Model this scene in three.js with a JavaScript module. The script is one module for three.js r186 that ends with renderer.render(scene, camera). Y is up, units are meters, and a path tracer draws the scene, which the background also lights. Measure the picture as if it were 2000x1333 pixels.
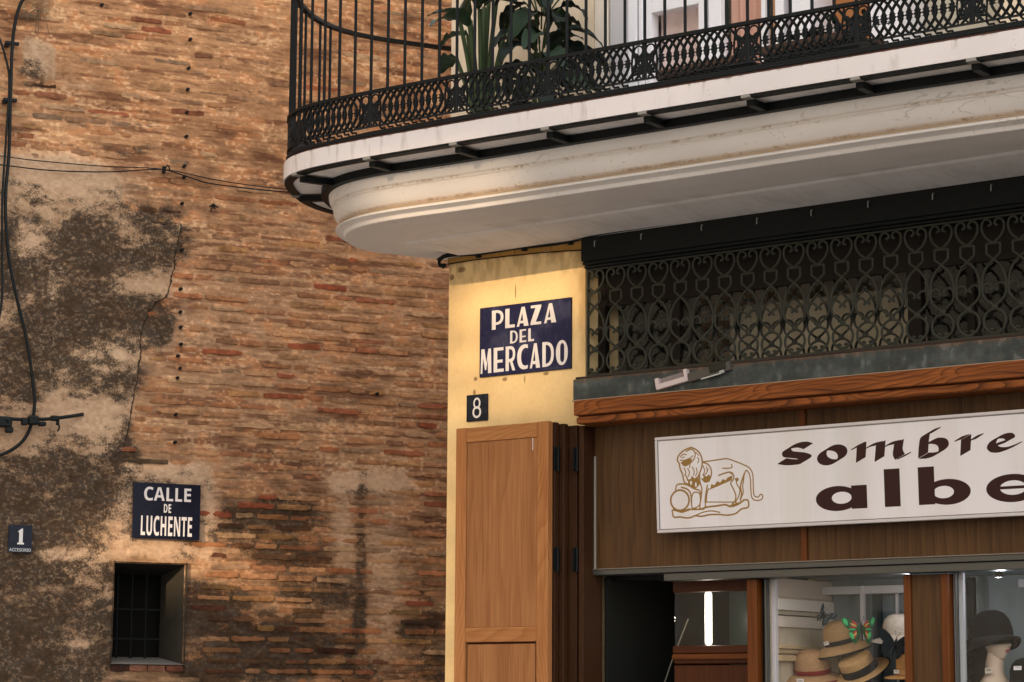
import * as THREE from 'three';
import { RoundedBoxGeometry } from 'three/addons/geometries/RoundedBoxGeometry.js';
import { mergeGeometries, toCreasedNormals } from 'three/addons/utils/BufferGeometryUtils.js';

// ---------------------------------------------------------------- camera, sky, sun, exposure
const scene = new THREE.Scene();
const camera = new THREE.PerspectiveCamera(16.155, 1024 / 682, 0.1, 400);
camera.position.set(0, 1.6, 0);
camera.rotation.order = 'YXZ';
camera.rotation.set(THREE.MathUtils.degToRad(8.7), 0, 0.006);
const renderer = new THREE.WebGLRenderer({ antialias: true });
renderer.toneMapping = THREE.LinearToneMapping;
renderer.toneMappingExposure = 1.85;
renderer.shadowMap.enabled = true;
{ // hazy warm sky, brighter near the horizon
  const W = 64, H = 32, data = new Float32Array(W * H * 4);
  for (let j = 0; j < H; j++) {
    const el = ((j + 0.5) / H - 0.5) * Math.PI, t = Math.pow(Math.max(0, Math.sin(el)), 0.6);
    const low = [1.12, 1.11, 1.12], high = [0.80, 0.85, 0.92];
    for (let i = 0; i < W; i++) {
      for (let c = 0; c < 3; c++) data[(j * W + i) * 4 + c] = 1.35 * (el < 0 ? 0.4 * low[c] : low[c] + (high[c] - low[c]) * t);
      data[(j * W + i) * 4 + 3] = 1;
    }
  }
  const sky = new THREE.DataTexture(data, W, H, THREE.RGBAFormat, THREE.FloatType);
  sky.mapping = THREE.EquirectangularReflectionMapping; sky.magFilter = THREE.LinearFilter; sky.needsUpdate = true;
  scene.background = sky; scene.environment = sky;
}
const SUN = new THREE.Vector3(-0.45, 0.2, 0.87).normalize();   // towards the sun
const sun = new THREE.DirectionalLight(0xffe0b8, 2.5);
sun.position.copy(SUN).multiplyScalar(60).add(new THREE.Vector3(0, 3, -14));
sun.target.position.set(0, 3, -14);
sun.castShadow = true; sun.shadow.radius = 1.6; sun.shadow.mapSize.set(4096, 4096);
Object.assign(sun.shadow.camera, { left: -26, right: 26, top: 26, bottom: -26, near: 1, far: 140 });
scene.add(sun, sun.target);

// ---------------------------------------------------------------- helpers
let seed = 7;
const rnd = (a = 0, b = 1) => { seed = (seed * 1664525 + 1013904223) >>> 0; return a + (b - a) * (seed / 4294967296); };
const clamp = (x, a = 0, b = 1) => Math.min(b, Math.max(a, x)), mix = (a, b, t) => a + (b - a) * t;
const sstep = (a, b, x) => { const t = clamp((x - a) / (b - a)); return t * t * (3 - 2 * t); };
const NT = new Float32Array(65536); for (let i = 0; i < 65536; i++) NT[i] = rnd();
const vnoise = (x, y) => {
  const ix = Math.floor(x), iy = Math.floor(y); let u = x - ix, v = y - iy; u = u * u * (3 - 2 * u); v = v * v * (3 - 2 * v);
  const x0 = ix & 255, x1 = (ix + 1) & 255, y0 = (iy & 255) << 8, y1 = ((iy + 1) & 255) << 8;
  const a = NT[y0 + x0], b = NT[y0 + x1], c = NT[y1 + x0], d = NT[y1 + x1];
  return a + (b - a) * u + (c - a + (a - b - c + d) * u) * v;
};
const fbm = (x, y, o = 4) => { let s = 0, a = 0.5, t = 0; for (let i = 0; i < o; i++) { s += a * vnoise(x + i * 17.3, y + i * 31.7); t += a; a *= 0.5; x *= 2.03; y *= 2.03; } return s / t; };
const lin = (c) => { c /= 255; return c <= 0.04045 ? c / 12.92 : Math.pow((c + 0.055) / 1.055, 2.4); };
const col = (r, g, b) => new THREE.Color().setRGB(lin(r), lin(g), lin(b));
const names = new Map();
function numbered(name) { const n = names.get(name) ?? 0; names.set(name, n + 1); return n ? `${name}_${String(n).padStart(3, '0')}` : name; }
const DEG = Math.PI / 180, TF = -38 * DEG, TB = 25.2 * DEG;
const OF = new THREE.Vector3(0.41297, 0, -13.4), OB = new THREE.Vector3(-0.48151, 0, -17);
const uF = new THREE.Vector3(Math.cos(TF), 0, -Math.sin(TF)), nF = new THREE.Vector3(Math.sin(TF), 0, Math.cos(TF));
const uB = new THREE.Vector3(Math.cos(TB), 0, -Math.sin(TB)), nB = new THREE.Vector3(Math.sin(TB), 0, Math.cos(TB));
// points given along a facade: s along it, h above the ground, d out of it (shop front: F, brick wall: B)
const F = (s, h, d = 0) => OF.clone().addScaledVector(uF, s).addScaledVector(nF, d).setY(h);
const B = (s, h, d = 0) => OB.clone().addScaledVector(uB, s).addScaledVector(nB, d).setY(h);
function tag(o, label, category, group, kind) {
  if (label) o.userData.label = label; if (category) o.userData.category = category;
  if (group) o.userData.group = group; if (kind) o.userData.kind = kind; return o;
}
function thing(name, label, category, pos, turn = 0, group) {
  const o = new THREE.Group(); o.name = numbered(name); o.position.copy(pos); o.rotation.y = turn; scene.add(o);
  return tag(o, label, category, group);
}
function part(parent, name, geo, mat, pos, rot, label) {
  const m = new THREE.Mesh(geo, mat); m.name = name; m.castShadow = m.receiveShadow = true;
  if (pos) m.position.set(...pos); if (rot) m.rotation.set(...rot);
  if (label) m.userData.label = label; parent.add(m); return m;
}
// uv in metres by the face's main direction
function uvm(geo, swap = false, ou = 0, ov = 0) {
  const g = geo.index ? geo.toNonIndexed() : geo, p = g.attributes.position, n = g.attributes.normal, uv = new Float32Array(p.count * 2);
  for (let i = 0; i < p.count; i += 3) {
    const ax = Math.abs(n.getX(i) + n.getX(i + 1) + n.getX(i + 2)), ay = Math.abs(n.getY(i) + n.getY(i + 1) + n.getY(i + 2)), az = Math.abs(n.getZ(i) + n.getZ(i + 1) + n.getZ(i + 2));
    for (let k = i; k < i + 3; k++) {
      let a, b; if (az >= ax && az >= ay) { a = p.getX(k); b = p.getY(k); } else if (ax >= ay) { a = p.getZ(k); b = p.getY(k); } else { a = p.getX(k); b = p.getZ(k); }
      if (swap) [a, b] = [b, a]; uv[k * 2] = a + ou; uv[k * 2 + 1] = b + ov;
    }
  }
  g.setAttribute('uv', new THREE.BufferAttribute(uv, 2)); return g;
}
const tr = (g, x = 0, y = 0, z = 0) => g.translate(x, y, z);
const rbox = (w, h, d, r = 0.004) => new RoundedBoxGeometry(w, h, d, 1, Math.min(r, w / 2.1, h / 2.1, d / 2.1));
// a box between limits along the facade, rounded edges, uv in metres
function slab(s0, s1, h0, h1, d0, d1, r = 0.004, swap = false) { return uvm(rbox(s1 - s0, h1 - h0, d1 - d0, r).translate((s0 + s1) / 2, (h0 + h1) / 2, (d0 + d1) / 2), swap, rnd(0, 3), rnd(0, 3)); }
const V3 = (a) => new THREE.Vector3(...a);
const tube = (pts, r, seg = 32, rad = 6, closed = false) => new THREE.TubeGeometry(new THREE.CatmullRomCurve3(pts.map(V3), closed, 'centripetal'), seg, r, rad, closed);
function clean(g) { const q = g.index ? g.toNonIndexed() : g; for (const k of Object.keys(q.attributes)) if (!['position', 'normal', 'uv'].includes(k)) q.deleteAttribute(k); return q; }
const merge = (list) => mergeGeometries(list.map(clean));
const lathe = (pts, seg = 32) => new THREE.LatheGeometry(pts.map(([x, y]) => new THREE.Vector2(x, y)), seg);

function dataTex(W, H, f, srgb = true, sx = 1, sy = 1, wrap = THREE.RepeatWrapping) {
  const data = new Uint8Array(W * H * 4), o = [0, 0, 0];
  for (let y = 0; y < H; y++) for (let x = 0; x < W; x++) { f((x + 0.5) / W, (y + 0.5) / H, o); const i = (y * W + x) * 4; data[i] = clamp(o[0], 0, 255); data[i + 1] = clamp(o[1], 0, 255); data[i + 2] = clamp(o[2], 0, 255); data[i + 3] = 255; }
  const t = new THREE.DataTexture(data, W, H, THREE.RGBAFormat); if (srgb) t.colorSpace = THREE.SRGBColorSpace;
  t.wrapS = t.wrapT = wrap; t.magFilter = THREE.LinearFilter; t.minFilter = THREE.LinearMipmapLinearFilter; t.generateMipmaps = true; t.repeat.set(1 / sx, 1 / sy); t.needsUpdate = true; return t;
}
// noise that repeats over the tile: blend of two copies
const tile = (f) => (u, v) => { const w = sstep(0.8, 1, u), z = sstep(0.8, 1, v); return mix(mix(f(u, v), f(u - 1, v), w), mix(f(u, v - 1), f(u - 1, v - 1), w), z); };
const grit = dataTex(512, 512, ((n) => (u, v, o) => { o[0] = o[1] = o[2] = 255 * n(u, v); })(tile((u, v) => 0.45 * fbm(u * 14, v * 14, 4) + 0.55 * fbm(u * 70 + 9, v * 70, 3))), false, 0.5, 0.5);
const dust = dataTex(512, 512, ((n) => (u, v, o) => { const k = n(u, v); o[0] = 255 * (0.93 + 0.07 * k); o[1] = 255 * (0.925 + 0.075 * k); o[2] = 255 * (0.915 + 0.085 * k); })(tile((u, v) => sstep(0.25, 0.62, 0.6 * fbm(u * 5, v * 5, 4) + 0.4 * fbm(u * 40, v * 9 + 4, 3)))), true, 1.1, 1.1);
function std(r, g, b, rough = 0.8, extra = {}) { return new THREE.MeshPhysicalMaterial({ color: col(r, g, b), roughness: rough, specularIntensity: 0.4, ...extra }); }
const scaled = (t, sx, sy = sx) => { const c = t.clone(); c.repeat.set(1 / sx, 1 / sy); c.needsUpdate = true; return c; };
// long-grain timber: rings bend round a few knots, lines run along v
function wood(W, H, sx, sy, base, dark, rings, warp, streak, sd) {
  const soft = streak > 0.4 ? 0.34 : 0.66; const f = tile((u, v) => {
    const x = u * sx, y = v * sy, q = x * rings + warp * (fbm(x * 3 + sd, y * 1.1 + sd, 3) - 0.5) * rings * 0.22 + 2.2 * fbm(x * 9 + sd, y * 0.8, 2);
    const fr = q - Math.floor(q), late = Math.pow(fr, soft > 0.5 ? 3.4 : 2.2) * (1 - sstep(0.93, 1, fr));
    return clamp(soft * late + streak * fbm(x * 160 + sd, y * 5, 2) + 0.4 * (fbm(x * 5 + sd * 2, y * 1.2, 3) - 0.4));
  });
  return dataTex(W, H, (u, v, o) => { const k = f(u, v); for (let c = 0; c < 3; c++) o[c] = mix(base[c], dark[c], k); }, true, sx, sy);
}
const T = {
  pine: wood(512, 1024, 0.7, 1.5, [204, 144, 98], [146, 84, 46], 34, 1.4, 0.45, 3.1),
  panel: wood(512, 1024, 0.6, 1.5, [200, 142, 100], [148, 94, 62], 9, 0.7, 0.65, 8.4),
  trim: wood(512, 1024, 0.35, 1.1, [188, 108, 60], [58, 28, 12], 30, 3.4, 0.4, 5.7),
  laminate: wood(512, 1024, 0.8, 1.2, [118, 86, 60], [66, 44, 30], 16, 0.9, 0.5, 11.9),
};
T.patina = dataTex(1024, 128, (u, v, o) => { // old oil paint: scuffs, rubbed edges, rust along the top
  const x = u * 4, n = fbm(x * 2.4, v * 1.2 + 4, 4), n2 = fbm(x * 26, v * 2.2 + 9, 3), n3 = fbm(x * 60, v * 14, 2), k = sstep(0.35, 0.7, 0.6 * n + 0.4 * n2), ru = sstep(0.8, 1, v + 0.3 * (n2 - 0.5)) * 0.8 + sstep(0.66, 0.74, n3) * 0.35, pa = sstep(0.68, 0.78, n2) * 0.3;
  const c = [mix(64, 96, k), mix(70, 102, k), mix(68, 98, k)]; for (let i = 0; i < 3; i++) o[i] = mix(mix(c[i], [112, 84, 64][i], ru), 150, pa);
}, true, 4, 0.12);
const M = {
  white: std(226, 214, 206, 0.7, { map: dust, bumpMap: grit, bumpScale: 0.0008 }),
  soffit: std(234, 226, 219, 0.8, { map: dust, bumpMap: grit, bumpScale: 0.0008 }),
  cream: std(216, 196, 168, 0.85, { map: dust, bumpMap: grit, bumpScale: 0.001 }),
  iron: new THREE.MeshPhysicalMaterial({ color: col(8, 13, 14), roughness: 0.55, specularIntensity: 0.4, bumpMap: grit, bumpScale: 0.0006 }),
  ironRust: std(62, 50, 42, 0.7, { map: dust, bumpMap: grit, bumpScale: 0.001 }),
  grille: std(60, 60, 50, 0.55, { bumpMap: grit, bumpScale: 0.0006 }),
  beamPaint: std(236, 236, 236, 0.5, { map: T.patina, bumpMap: grit, bumpScale: 0.0008 }),
  lintel: std(20, 23, 21, 0.7, { bumpMap: grit, bumpScale: 0.001 }),
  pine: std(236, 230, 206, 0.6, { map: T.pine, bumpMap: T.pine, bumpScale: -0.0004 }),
  panel: std(232, 226, 200, 0.6, { map: T.panel, bumpMap: T.panel, bumpScale: -0.0003 }),
  trim: std(224, 222, 192, 0.6, { map: T.trim, bumpMap: T.trim, bumpScale: -0.0003 }),
  laminate: std(220, 214, 186, 0.5, { map: T.laminate }),
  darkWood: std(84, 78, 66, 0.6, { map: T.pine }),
  redWood: std(150, 122, 78, 0.45, { map: T.panel }),
  deepWood: std(108, 84, 60, 0.45, { map: T.panel }),
  alu: std(92, 90, 84, 0.4, { metalness: 0.5 }),
  pvc: std(226, 222, 222, 0.35),
  pvcGrey: std(190, 184, 182, 0.5),
  black: std(14, 16, 16, 0.6),
  rubber: std(16, 20, 18, 0.55),
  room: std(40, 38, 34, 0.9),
  terracotta: std(178, 92, 58, 0.8, { bumpMap: grit, bumpScale: 0.001 }),
  glass: new THREE.MeshPhysicalMaterial({ color: 0xffffff, roughness: 0.02, transmission: 1, thickness: 0, ior: 1.3 }),
  thinGlass: new THREE.MeshPhysicalMaterial({ color: 0xffffff, roughness: 0.02, transmission: 1, thickness: 0, ior: 1.22 }),
  leaf: std(34, 52, 31, 0.58, { transmission: 0.2, thickness: 0, side: THREE.DoubleSide }),
  leafDark: std(20, 31, 22, 0.6, { transmission: 0.12, thickness: 0, side: THREE.DoubleSide }),
  stem: std(62, 76, 46, 0.55),
};
// ---------------------------------------------------------------- ground
{
  const g = new THREE.PlaneGeometry(300, 300, 1, 1).rotateX(-Math.PI / 2);
  g.setAttribute('uv', new THREE.BufferAttribute(new Float32Array([0, 300, 300, 300, 0, 0, 300, 0]), 2));
  const m = part(scene, 'ground', g, std(178, 176, 172, 0.9, { map: scaled(dust, 3), bumpMap: scaled(grit, 1), bumpScale: 0.003 })); m.userData.kind = 'structure';
}

{ // unseen asphalt added to darken the right soffit, a kerb along its left end
  const g = uvm(new THREE.PlaneGeometry(40, 22).rotateX(-Math.PI / 2)), r = part(scene, 'added_road', g, std(62, 62, 64, 0.9, { map: dust, bumpMap: grit, bumpScale: 0.002 })); r.userData.kind = 'structure';
  r.position.copy(F(20.6, 0.004, 11.5)); r.rotation.y = TF;
  const k = part(scene, 'kerb', uvm(rbox(0.15, 0.12, 22, 0.015)), std(140, 136, 130, 0.9, { map: dust })); k.userData.kind = 'structure'; k.position.copy(F(0.52, 0.061, 11.5)); k.rotation.y = TF;
}

// ---------------------------------------------------------------- old brick wall
const PLASTER = [[-3.6, 5.24], [-3.03, 5.22], [-2.61, 5.25], [-2.42, 5.16], [-2.4, 4.98], [-2.17, 4.88], [-2.0, 4.87], [-2.0, 4.58], [-2.07, 4.38], [-2.22, 4.27], [-2.24, 4.13], [-2.23, 3.92], [-2.27, 3.71], [-2.29, 3.47], [-2.34, 3.29], [-2.43, 3.2], [-2.39, 3.12], [-2.38, 2.54], [-2.39, 1.87], [-2.4, 1.54], [-3.6, 1.4]];
// soot and damp: centre s, h, half sizes, strength
const SOOT = [[-3.01, 4.77, 0.32, 0.21, 0.7], [-2.52, 4.67, 0.49, 0.25, 1], [-2.17, 4.74, 0.25, 0.25, 0.9], [-3.0, 4.35, 0.39, 0.25, 1.0], [-2.44, 4.26, 0.42, 0.21, 1], [-2.98, 4.01, 0.28, 0.25, 0.8], [-2.54, 4.08, 0.39, 0.18, 0.9], [-2.84, 3.75, 0.42, 0.14, 0.7], [-2.56, 3.76, 0.28, 0.18, 1], [-3.04, 3.6, 0.18, 0.21, 0.8], [-2.71, 2.97, 0.67, 0.39, 1.25], [-2.92, 2.36, 0.46, 0.39, 1], [-2.61, 2.1, 0.39, 0.42, 1.1],
  [-2.98, 1.9, 0.32, 0.21, 1], [-1.57, 2.77, 0.32, 0.19, 0.8], [-1.17, 2.9, 0.25, 0.14, 0.8], [-1.16, 2.65, 0.32, 0.14, 0.8], [-0.93, 2.38, 0.32, 0.18, 0.8], [-1.63, 2.22, 0.39, 0.25, 1], [-1.15, 2.02, 0.42, 0.21, 1.1], [-1.51, 1.88, 0.42, 0.18, 1.1], [-0.62, 1.89, 0.21, 0.18, 0.9], [-0.62, 2.67, 0.05, 0.46, 0.6], [-0.61, 2.14, 0.07, 0.32, 0.9], [-0.17, 2.15, 0.21, 0.25, 0.8], [-0.12, 1.9, 0.21, 0.18, 0.9],
  [-2.27, 4.73, 0.21, 0.18, 0.7], [-1.37, 2.09, 0.21, 0.14, 0.6], [-0.17, 2.47, 0.18, 0.11, 0.4], [-3.05, 5.78, 0.09, 0.1, 0.9], [-3.0, 5.75, 0.06, 0.09, 0.7], [-3.14, 5.42, 0.09, 0.14, 0.4], [-2.51, 5.49, 0.42, 0.04, 0.5], [-2.37, 5.36, 0.18, 0.05, 0.7], [-2.11, 4.14, 0.1, 0.13, 0.6], [-2.14, 3.96, 0.09, 0.09, 0.3], [-2.59, 5.76, 0.21, 0.04, 0.3], [-2.66, 5.58, 0.21, 0.05, 0.4], [-3.07, 6.24, 0.21, 0.11, 0.5], [-1.73, 4.6, 0.21, 0.14, 0.25], [-1.53, 4.01, 0.21, 0.05, 0.3], [-1.9, 2.2, 0.12, 0.45, 0.5]];
const PALE = [[-2.82, 5.12, 0.42, 0.12, 1], [-3.01, 4.66, 0.11, 0.18, 0.8], [-2.84, 4.23, 0.06, 0.26, 0.8], [-2.69, 3.48, 0.32, 0.14, 0.9], [-2.96, 3.33, 0.25, 0.07, 0.6], [-2.48, 3.36, 0.14, 0.12, 0.6], [-2.26, 4.41, 0.21, 0.04, 0.6], [-2.51, 4.39, 0.28, 0.04, 0.5], [-2.39, 3.98, 0.21, 0.11, 0.5], [-2.05, 3.14, 0.32, 0.08, 1], [-2.03, 2.66, 0.28, 0.06, 1], [-2.32, 2.88, 0.08, 0.32, 0.9], [-1.74, 2.87, 0.08, 0.28, 0.9], [-2.05, 2.9, 0.28, 0.25, 1], [-2.69, 2.58, 0.28, 0.04, 0.9],
  [-2.24, 2.6, 0.21, 0.04, 0.8], [-2.71, 2.0, 0.21, 0.04, 0.8], [-2.55, 2.44, 0.14, 0.14, 0.5], [-0.72, 3.16, 0.16, 0.09, 1.1], [-0.45, 3.16, 0.18, 0.1, 1.1], [-0.75, 2.77, 0.08, 0.39, 0.85], [-0.44, 2.6, 0.14, 0.53, 0.7], [-0.47, 2.07, 0.14, 0.21, 0.5], [-0.4, 2.35, 0.11, 0.21, 0.5], [-3.06, 5.99, 0.11, 0.07, 0.4], [-3.13, 5.14, 0.11, 0.05, 0.7], [-1.68, 4.17, 0.35, 0.03, 0.3], [-2.4, 5.21, 0.21, 0.05, 0.3], [-2.73, 5.75, 0.11, 0.03, 0.6], [-2.81, 5.77, 0.05, 0.11, 0.3], [-3.02, 5.89, 0.08, 0.07, 0.5],
  [-1.25, 1.78, 0.21, 0.05, 0.6], [-2.29, 1.8, 0.14, 0.06, 0.5], [-0.16, 4.8, 0.11, 0.04, 0.6], [-1.94, 4.33, 0.03, 0.18, 0.4], [-2.16, 4.42, 0.21, 0.06, 0.5]];
const blobs = (list, s, h) => { let v = 0; for (const b of list) { const x = (s - b[0]) / b[2], y = (h - b[1]) / b[3], q = x * x + y * y; if (q < 3.2) v = Math.max(v, b[4] * (1 - sstep(0.25, 1.75, Math.sqrt(q)))); } return v; };
function plasterDistance(s, h) { // positive inside the rendered part
  let inside = false, d2 = 1e9;
  for (let i = 0, j = PLASTER.length - 1; i < PLASTER.length; j = i++) {
    const [x1, y1] = PLASTER[i], [x2, y2] = PLASTER[j];
    if ((y1 > h) !== (y2 > h) && s < ((x2 - x1) * (h - y1)) / (y2 - y1) + x1) inside = !inside;
    const dx = x2 - x1, dy = y2 - y1, t = clamp(((s - x1) * dx + (h - y1) * dy) / (dx * dx + dy * dy)), ex = x1 + t * dx - s, ey = y1 + t * dy - h;
    d2 = Math.min(d2, ex * ex + ey * ey);
  }
  return (inside ? 1 : -1) * Math.sqrt(d2);
}
const FIELD = { s0: -3.8, s1: 0.7, h0: 1.3, h1: 7.1 };   // the part of the wall that is modelled closely
const fw = FIELD.s1 - FIELD.s0, fh = FIELD.h1 - FIELD.h0;
// coarse grid of the slowly varying masks
const MW = 226, MH = 291, maskP = new Float32Array(MW * MH), maskS = new Float32Array(MW * MH), maskL = new Float32Array(MW * MH), maskC = new Float32Array(MW * MH);
for (let j = 0; j < MH; j++) for (let i = 0; i < MW; i++) {
  const s = FIELD.s0 + (i / (MW - 1)) * fw, h = FIELD.h0 + (j / (MH - 1)) * fh, k = j * MW + i;
  const ws = s + 0.09 * (fbm(s * 5, h * 5 + 40, 3) - 0.5), wh = h + 0.09 * (fbm(s * 5 + 70, h * 5, 3) - 0.5);
  maskC[k] = maskP[k] = plasterDistance(ws, wh);
  for (const [cs, ch, rs, rh] of [[-2.05, 2.9, 0.34, 0.3], [-0.72, 3.16, 0.15, 0.09], [-0.46, 3.17, 0.17, 0.1], [-3.0, 5.9, 0.12, 0.14], [-2.1, 4.12, 0.1, 0.13], [-2.06, 2.62, 0.4, 0.05]]) { const q = Math.max(Math.abs(ws - cs) - rs * 0.6, 0) / (rs * 0.4), w = Math.max(Math.abs(wh - ch) - rh * 0.6, 0) / (rh * 0.4); maskP[k] = Math.max(maskP[k], (1 - Math.hypot(q, w)) * Math.min(rs, rh) * 0.4); } maskS[k] = blobs(SOOT, ws, wh); maskL[k] = blobs(PALE, ws, wh);
}
function look(mask, s, h) {
  const x = clamp((s - FIELD.s0) / fw) * (MW - 1.001), y = clamp((h - FIELD.h0) / fh) * (MH - 1.001), i = x | 0, j = y | 0, u = x - i, v = y - j, k = j * MW + i;
  return mix(mix(mask[k], mask[k + 1], u), mix(mask[k + MW], mask[k + MW + 1], u), v);
}
const WIN = { s0: -2.372, s1: -1.888, h0: 1.872, h1: 2.54 };   // deep window opening
{
  const TW = 1360, TH = 1752, a = new Uint8Array(TW * TH * 4), b = new Uint8Array(TW * TH * 4), c = [0, 0, 0];
  for (let y = 0; y < TH; y++) for (let x = 0; x < TW; x++) {
    const s = FIELD.s0 + ((x + 0.5) / TW) * fw, h = FIELD.h0 + ((y + 0.5) / TH) * fh, i = (y * TW + x) * 4;
    const f1 = fbm(s * 2.1, h * 2.6, 3), f2 = fbm(s * 9 + 5, h * 17, 3), f3 = fbm(s * 42, h * 60 + 7, 3), f4 = vnoise(s * 170, h * 190);
    const P = sstep(-0.02, 0.03, look(maskP, s, h) + 0.03 * (f3 - 0.5)), S = look(maskS, s, h), L = look(maskL, s, h);
    const up = sstep(1.8, 4.4, h);
    // lime mortar, warmer towards the top
    const tp = sstep(4.2, 5.8, h); let r = mix(mix(138, 178, up), 172, tp), g = mix(mix(105, 136, up), 126, tp), bl = mix(mix(76, 101, up), 88, tp);
    const f6 = fbm(s * 7 + 31, h * 75, 3); const m1 = (f1 - 0.5) * 50 + (f2 - 0.5) * 50 + (f6 - 0.5) * 56 + (f3 - 0.5) * 34 + (f4 - 0.5) * 14;
    r += m1; g += m1 * 0.86; bl += m1 * 0.66;
    const bd = 0.75 * sstep(0.55, 0.7, fbm(s * 3 + 61, h * 24 + 5, 4)) * (1 - P); r = mix(r, r * 0.66, bd); g = mix(g, g * 0.58, bd); bl = mix(bl, bl * 0.55, bd);
    const br = sstep(0.56, 0.72, f2); r = mix(r, mix(140, 190, up), br * 0.5); g = mix(g, mix(90, 122, up), br * 0.5); bl = mix(bl, mix(58, 76, up), br * 0.5);
    const lime = clamp(sstep(0.57, 0.7, 0.5 * f3 + 0.3 * f2 + 0.2 * f6) + 0.7 * sstep(0.6, 0.72, fbm(s * 1.7 + 90, h * 7 + 3, 4)) * sstep(0.4, 0.6, f3)); r = mix(r, mix(196, 236, up), lime * 0.5); g = mix(g, mix(158, 196, up), lime * 0.5); bl = mix(bl, mix(122, 150, up), lime * 0.5);
    // render coat
    const pr = 168 + (f1 - 0.5) * 44 + (f3 - 0.5) * 44, pg = 135 + (f1 - 0.5) * 44 + (f3 - 0.5) * 46, pb = 104 + (f1 - 0.5) * 38 + (f3 - 0.5) * 40;
    r = mix(r, pr, P); g = mix(g, pg, P); bl = mix(bl, pb, P);
    const l = clamp(L * sstep(0.2, 0.55, 0.5 * f2 + 0.5 * f3 + L * 0.25)); r = mix(r, 194 + 30 * (f3 - 0.5), l * 0.8); g = mix(g, 160 + 30 * (f3 - 0.5), l * 0.8); bl = mix(bl, 128 + 30 * (f3 - 0.5), l * 0.8);
    // soot and damp with lichen flecks left pale
    const n5 = fbm(s * 4.3 + 21, h * 6.1, 5), n6 = fbm(s * 13 + 3, h * 25 + 8, 5), ridge = 1 - Math.abs(2 * fbm(s * 11 + 50, h * 15, 4) - 1);
    const Pw = sstep(-0.22, 0.1, look(maskC, s, h) + 0.1 * (f1 - 0.5)), S2 = Math.min(1.08, Math.max(P, Pw * 0.8) * (0.36 + 0.22 * (1 - sstep(2.3, 3.3, h))) + S * (1 - 0.3 * P)), n7 = fbm(s * 1.9 + 5, h * 3.1, 3), soot = sstep(0.36, 0.64, 0.5 + 1.75 * (0.26 * n7 + 0.32 * n5 + 0.3 * n6 + 0.12 * f4 - 0.5) + (S2 - 0.6) * 0.42 - l * 0.16) * clamp(S2 * 1.9 - 0.25 * (1 - Math.max(P, Pw)));
    const fl2 = fbm(s * 75 + 9, h * 88, 2), fleck = clamp(sstep(0.84, 0.98, ridge) * sstep(0.42, 0.62, f3) * 0.3 + sstep(0.6, 0.74, fl2) * sstep(0.4, 0.6, n6) * 0.5) * (0.4 + 0.5 * P), dk = clamp(soot * (0.9 - fleck) * (0.75 + 0.5 * n6));
    const tn = 48 + 58 * (n6 - 0.5) + 26 * (f3 - 0.5); r = mix(r, tn + 11, dk); g = mix(g, tn - 2, dk); bl = mix(bl, tn - 14, dk);
    const pd = look(maskC, s, h), crack = (1 - sstep(0.003, 0.009, Math.abs(pd + 0.02 * (f3 - 0.5)))) * sstep(3.1, 3.3, h) * (1 - sstep(4.85, 4.9, h)) * sstep(-2.45, -2.35, s) * sstep(0.35, 0.5, f2 + 0.15); r = mix(r, 34, crack * 0.8); g = mix(g, 28, crack * 0.8); bl = mix(bl, 22, crack * 0.8);
    a[i] = clamp(r, 0, 255); a[i + 1] = clamp(g, 0, 255); a[i + 2] = clamp(bl, 0, 255); a[i + 3] = 255;
    // the film of dirt and mortar wash over the bricks themselves
    let k = 0.88 + (f3 - 0.5) * 0.34 + (f2 - 0.5) * 0.3; const wash = sstep(0.48, 0.68, 0.6 * f2 + 0.4 * f3) * 0.7 + l * 0.8;
    c[0] = k; c[1] = k; c[2] = k; const w = clamp(wash); c[0] = mix(c[0], 0.98, w); c[1] = mix(c[1], 1.0, w); c[2] = mix(c[2], 1.0, w);
    const ds = 1 - soot * 0.22; b[i] = clamp(255 * c[0] * ds, 0, 255); b[i + 1] = clamp(255 * c[1] * ds, 0, 255); b[i + 2] = clamp(255 * c[2] * ds, 0, 255); b[i + 3] = 255;
  }
  for (const [key, data] of [['mortar', a], ['brickFilm', b]]) {
    const t = new THREE.DataTexture(data, TW, TH, THREE.RGBAFormat); t.colorSpace = THREE.SRGBColorSpace; t.wrapS = t.wrapT = THREE.MirroredRepeatWrapping;
    t.magFilter = THREE.LinearFilter; t.minFilter = THREE.LinearMipmapLinearFilter; t.generateMipmaps = true; t.needsUpdate = true; T[key] = t;
  }
}
const gritWall = grit.clone(); gritWall.repeat.set(fw / 0.32, fh / 0.32); gritWall.needsUpdate = true;
M.mortar = std(255, 255, 255, 0.95, { map: T.mortar, bumpMap: gritWall, bumpScale: 0.003 });
M.brick = std(255, 255, 255, 0.9, { map: T.brickFilm, vertexColors: true, bumpMap: gritWall, bumpScale: 0.0025 });
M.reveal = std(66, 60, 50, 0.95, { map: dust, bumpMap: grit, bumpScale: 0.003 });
const wallUV = (s, h) => [(s - FIELD.s0) / fw, (h - FIELD.h0) / fh];
const relief = (s, h) => {
  const P = sstep(-0.05, 0.04, look(maskP, s, h)), L = look(maskL, s, h);
  const rough = -0.006 + (fbm(s * 3.2, h * 15, 3) - 0.5) * 0.016 + (fbm(s * 18 + 3, h * 60, 2) - 0.5) * 0.009 + 0.009 * clamp(L) + 0.004 * sstep(4.2, 5.6, h);
  const flat = 0.011 + (fbm(s * 2.4 + 9, h * 2.4, 3) - 0.5) * 0.03 + (fbm(s * 20, h * 22, 2) - 0.5) * 0.008;
  return mix(rough, flat, P);
};
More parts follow.
